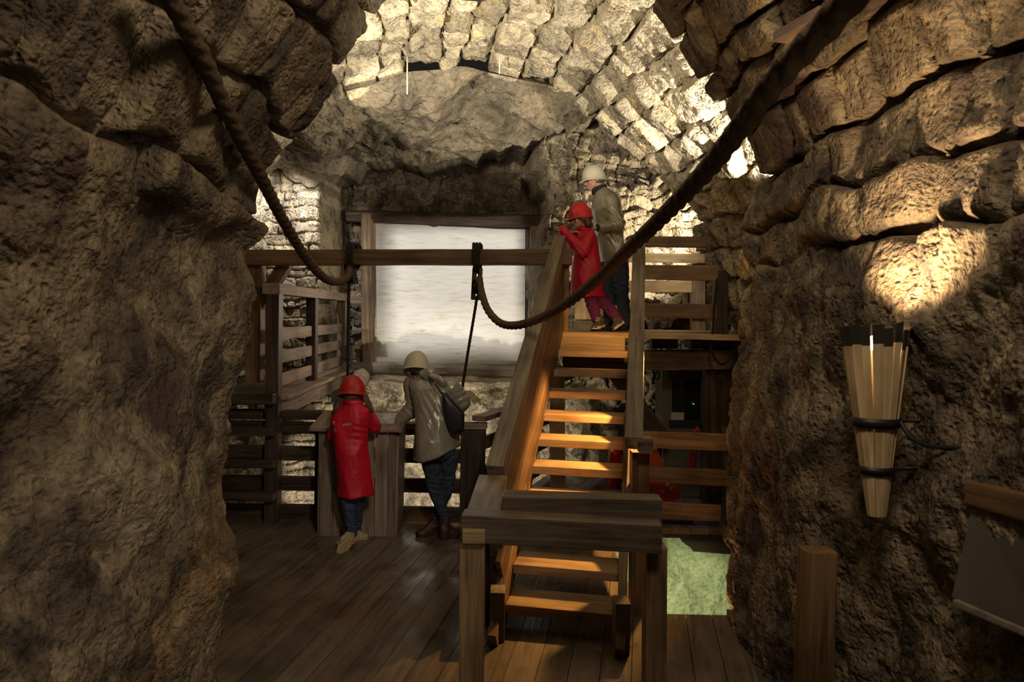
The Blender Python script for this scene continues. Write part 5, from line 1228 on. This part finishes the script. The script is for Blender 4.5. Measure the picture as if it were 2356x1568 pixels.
# ---------------- upper girl in red ----------------
gc = empty('person', P(1388, 762, 6.9), 'child in red raincoat and purple trousers leaning on the stair handrail', 'person')
Y2 = 6.92; TZ = 1.8
hc = P(1334, 492, Y2-.02); hf = Vector((-0.93, -0.22, -0.22)); hu = Vector((-0.2, 0.05, 0.97))
bm = bmesh.new(); head_shapes(bm, hc-hu*0.035, hf, hu, 0.93)
nk = P(1343, 528, Y2); cap(bm, nk-UP*0.03, 0.045, hc-hu*0.06, 0.042)
sh1, sh2 = P(1356, 545, Y2-.10), P(1346, 545, Y2+.10); pel = P(1352, 640, Y2)
loft(bm, [(nk-UP*0.05, 0.05, 0.06), (P(1350, 555, Y2), 0.07, 0.11), (P(1350, 600, Y2), 0.07, 0.09), (pel, 0.09, 0.10), (pel-UP*0.10, 0.08, 0.09)])
el1, wr1 = P(1340, 578, Y2-.14), P(1297, 531, Y2-.12)
el2, wr2 = P(1322, 570, Y2+.08), P(1313, 535, Y2-.02)
for a_, b_, c_ in ((sh1, el1, wr1), (sh2, el2, wr2)): cap(bm, a_, 0.036, b_, 0.030); cap(bm, b_, 0.030, c_, 0.022)
hand_shapes(bm, wr1, Vector((-0.8, 0.2, 0.45)), Vector((-0.3, 0.3, -0.8)), 0.72, 0.8, 1)
hand_shapes(bm, wr2, Vector((0.75, -0.35, 0.1)), Vector((0.1, 0.2, -0.9)), 0.8, 0.5, 1)
k1, a1 = P(1366, 712, Y2-.03), P(1374, 740, Y2-.05)
k2, a2 = P(1400, 712, Y2+.02), P(1426, 737, Y2-.02)
cap(bm, pel+UP*-0.05, 0.05, P(1362, 690, Y2-.03), 0.04); cap(bm, P(1362, 690, Y2-.03), 0.04, a1, 0.026)
cap(bm, pel+Vector((0.03, 0, -0.05)), 0.05, P(1392, 698, Y2+.02), 0.04); cap(bm, P(1392, 698, Y2+.02), 0.04, a2, 0.026)
cap(bm, a1, 0.026, a1+UP*-0.03, 0.022); cap(bm, a2, 0.026, a2+UP*-0.02, 0.022)
blob('body', bm, MT['skin'], gc, 0.0055, 3)
eyes(gc, hc-hu*0.035, hf, hu, 0.93)
bm = bmesh.new()
cap(bm, pel+UP*-0.04, 0.085, P(1362, 695, Y2-.03), 0.066); cap(bm, P(1362, 695, Y2-.03), 0.066, a1+UP*0.01, 0.05)
cap(bm, pel+Vector((0.03, 0, -0.05)), 0.085, P(1394, 700, Y2+.02), 0.066); cap(bm, P(1394, 700, Y2+.02), 0.064, a2, 0.05)
blob('trousers', bm, MT['purple'], gc, 0.007, 4, folds(0.010, 63, 16, 2.5))
bm = bmesh.new()
loft(bm, [ring(1330, 1356, 522, Y2, .055), ring(1325, 1366, 531, Y2, .10), ring(1321, 1373, 545, Y2, .135), ring(1320, 1376, 565, Y2, .135), ring(1320, 1379, 590, Y2, .13), ring(1317, 1384, 620, Y2, .14), ring(1312, 1389, 655, Y2, .155), ring(1309, 1393, 683, Y2, .165)])
cap(bm, sh1, 0.066, el1, 0.062); cap(bm, el1, 0.060, wr1+(wr1-el1)*0.05, 0.042)
cap(bm, sh2, 0.062, el2, 0.056); cap(bm, el2, 0.054, wr2-(wr2-el2)*0.12, 0.042)
ex_ = [(tuple(el1), 0.10, 0.005, (0.7, 0, 0.7))]
coatC = blob('coat', bm, MT['red_coat'], gc, 0.0075, 6, folds(0.014, 71, 6, 0.25, ex_))
bm = bmesh.new(); cc = P(1341, 524, Y2); vs = []
for i in range(n):
    t = 2*math.pi*i/n; o_ = Vector((math.cos(t)*0.85, math.sin(t), 0))
    vs.append([bm.verts.new(cc+o_*0.055+UP*0.014), bm.verts.new(cc+o_*0.068+UP*0.002), bm.verts.new(cc+o_*0.088-UP*0.026)])
for i in range(n):
    for j in range(2): bm.faces.new((vs[i][j], vs[(i+1) % n][j], vs[(i+1) % n][j+1], vs[i][j+1]))
o = link('collar', to_mesh(bm, 'collar', True), MT['red_coat'], coatC); m = o.modifiers.new('t', 'SOLIDIFY'); m.thickness = 0.005
for (x, y) in ((1317, 605), (1315, 632), (1322, 575)):
    bm = bmesh.new(); bmesh.ops.create_uvsphere(bm, u_segments=10, v_segments=8, radius=0.008); link('snap_button', to_mesh(bm, 'snap_button', True), MT['band'], coatC, Matrix.Translation(P(x, y, Y2-0.05)))
bm = bmesh.new(); ell(bm, hc-hu*0.02-hf*0.018, (0.088, 0.082, 0.080), hf, hu)
x_ = hf.cross(hu).normalized()
cap(bm, hc-hf*0.03-hu*0.02-x_*0.055, 0.035, hc-hf*0.05-hu*0.12-x_*0.04, 0.03); cap(bm, hc-hf*0.03-hu*0.02+x_*0.055, 0.035, hc-hf*0.05-hu*0.12+x_*0.04, 0.03)
cap(bm, hc-hf*0.07-hu*0.03, 0.04, hc-hf*0.075-hu*0.13, 0.034)
hr = blob('hair', bm, MT['brown_hair'], gc, 0.007, 3, folds(0.008, 75, 28, 0.4))
yy = hc.y-0.085
strands('fringe', [[hc+hf*0.085+hu*0.012+x_*e_, hc+hf*0.095-hu*0.010+x_*e_*1.1, hc+hf*(0.088-abs(e_)*0.3)-hu*0.040+x_*e_*1.3] for e_ in (-0.055, -0.04, -0.02, 0.0, 0.02, 0.04, 0.055)]+
        [[hc+hf*0.05+hu*0.0+x_*e_*0.075, hc+hf*0.035-hu*0.05+x_*e_*0.082, hc+hf*0.0-hu*0.11+x_*e_*0.075] for e_ in (-1, 1)], 0.006, MT['brown_hair'], hr, 8)
helmet(gc, hc+hu*0.0, hf, hu, 0.95, MT['red_helmet'])
shoe('shoe', gc, P(1386, 750, Y2-.05), P(1366, 757, Y2-.22), Vector((0.2, 0.35, 1)), 1.05, MT['dark_canvas'], MT['sole_white'], a1, 0.036)
shoe('shoe', gc, P(1436, 742, Y2-.04), P(1411, 760, Y2-.06), Vector((-0.5, 0, 0.8)), 1.05, MT['dark_canvas'], MT['sole_white'], a2, 0.036)

# ---------------- upper adult in grey ----------------
gd = empty('person', P(1415, 762, 7.35), 'adult in silver grey raincoat and white hard hat standing on the platform', 'person')
Y3 = 7.36
hc = P(1366, 405, Y3); hf = Vector((-0.96, -0.18, -0.20)); hu = Vector((-0.2, 0, 0.98))
bm = bmesh.new(); head_shapes(bm, hc-hu*0.035, hf, hu, 1.05)
nk = P(1384, 440, Y3); cap(bm, nk-UP*0.04, 0.055, hc-hu*0.06-hf*0.02, 0.052)
sh1, sh2 = P(1404, 462, Y3-.14), P(1392, 460, Y3+.16); pel = P(1412, 590, Y3)
loft(bm, [(nk-UP*0.05, 0.06, 0.08), (P(1396, 475, Y3), 0.10, 0.15), (P(1404, 530, Y3), 0.10, 0.12), (pel, 0.11, 0.14), (pel-UP*0.10, 0.10, 0.13)])
el1, wr1 = P(1420, 518, Y3-.20), P(1374, 524, Y3-.28)
el2, wr2 = P(1395, 520, Y3+.2), P(1365, 545, Y3+.1)
for a_, b_, c_ in ((sh1, el1, wr1), (sh2, el2, wr2)): cap(bm, a_, 0.048, b_, 0.042); cap(bm, b_, 0.042, c_, 0.028)
hand_shapes(bm, wr1, Vector((-0.55, -0.25, -0.25)), Vector((-0.1, -0.25, -0.9)), 0.95, 0.6, -1)
hand_shapes(bm, wr2, Vector((-0.8, -0.2, -0.3)), Vector((0, 0, -1)), 0.95, 0.4, 1)
h1, k1, a1 = P(1398, 600, Y3+.08), P(1402, 675, Y3+.08), P(1402, 742, Y3+.06)
h2, k2, a2 = P(1424, 600, Y3-.05), P(1430, 670, Y3-.04), P(1440, 738, Y3+.0)
for h_, k_, a_ in ((h1, k1, a1), (h2, k2, a2)): cap(bm, h_, 0.06, k_, 0.045); cap(bm, k_, 0.045, a_, 0.034)
cap(bm, a1, 0.034, a1+Vector((-0.08, 0, -0.05)), 0.03); cap(bm, a2, 0.034, a2+Vector((-0.08, 0, -0.05)), 0.03)
blob('body', bm, MT['skin'], gd, 0.006, 3)
eyes(gd, hc-hu*0.035, hf, hu, 1.05)
bm = bmesh.new()
for h_, k_, a_ in ((h1, k1, a1), (h2, k2, a2)): cap(bm, h_, 0.100, k_, 0.080); cap(bm, k_, 0.078, a_, 0.062)
blob('trousers', bm, MT['jeans'], gd, 0.008, 4, folds(0.012, 83, 13, 1.8))
bm = bmesh.new()
loft(bm, [ring(1370, 1396, 430, Y3, .075), ring(1366, 1412, 442, Y3, .13), ring(1364, 1424, 458, Y3, .19), ring(1364, 1430, 485, Y3, .20), ring(1368, 1434, 520, Y3, .19), ring(1374, 1440, 555, Y3, .20), ring(1380, 1445, 585, Y3, .21), ring(1384, 1448, 605, Y3, .22)])
cap(bm, sh1, 0.085, el1, 0.080); cap(bm, el1, 0.078, wr1-(wr1-el1)*0.25, 0.055)
cap(bm, sh2, 0.08, el2, 0.072); cap(bm, el2, 0.07, wr2-(wr2-el2)*0.2, 0.05)
ex_ = [(tuple(el1), 0.14, 0.008, (0.8, 0, 0.6))]
coatD = blob('coat', bm, MT['grey_coat'], gd, 0.0085, 6, folds(0.022, 91, 6, 0.5, ex_))
bm = bmesh.new(); cap(bm, wr1-(wr1-el1)*0.30, 0.052, wr1-(wr1-el1)*0.08, 0.042); blob('cuff', bm, MT['dark_wool'], gd, 0.007, 2)
bm = bmesh.new(); cc = P(1379, 436, Y3)
for i in range(20): t = 2*math.pi*i/20; ell(bm, cc+Vector((math.cos(t)*0.062, math.sin(t)*0.07, -0.022*math.cos(t)*-1)), (0.022, 0.022, 0.036))
blob('collar', bm, MT['dark_wool'], gd, 0.007, 2)
bm = bmesh.new(); ell(bm, hc-hu*0.030-hf*0.030, (0.088, 0.086, 0.078), hf, hu)
blob('hair', bm, MT['grey_hair'], gd, 0.007, 3, folds(0.008, 95, 30, 0.6))
helmet(gd, hc+hu*0.004, hf, hu, 1.0, MT['white_helmet'])
shoe('shoe', gd, Vector((a1.x+0.05, a1.y, TZ)), Vector((a1.x-0.20, a1.y-.03, TZ)), UP, 1.1, MT['black'], MT['black'])
shoe('shoe', gd, Vector((a2.x+0.04, a2.y, TZ)), Vector((a2.x-0.21, a2.y-.05, TZ)), UP, 1.1, MT['black'], MT['black'])
x_ = hf.cross(hu).normalized(); bm = bmesh.new()
for e in (-1, 1):
    q = hc-hu*0.038+hf*0.097+x_*e*0.034; ring_ = [q+(x_*math.cos(t)*0.020+hu*math.sin(t)*0.015) for t in [2*math.pi*k/16 for k in range(17)]]
    tube_bm(bm, ring_, 0.0016, 6); tube_bm(bm, [q+x_*e*0.02+hu*0.004, q+x_*e*0.045-hf*0.10+hu*0.004], 0.0016, 6)
link('spectacles', to_mesh(bm, 'spectacles', True), MT['iron'], gd)
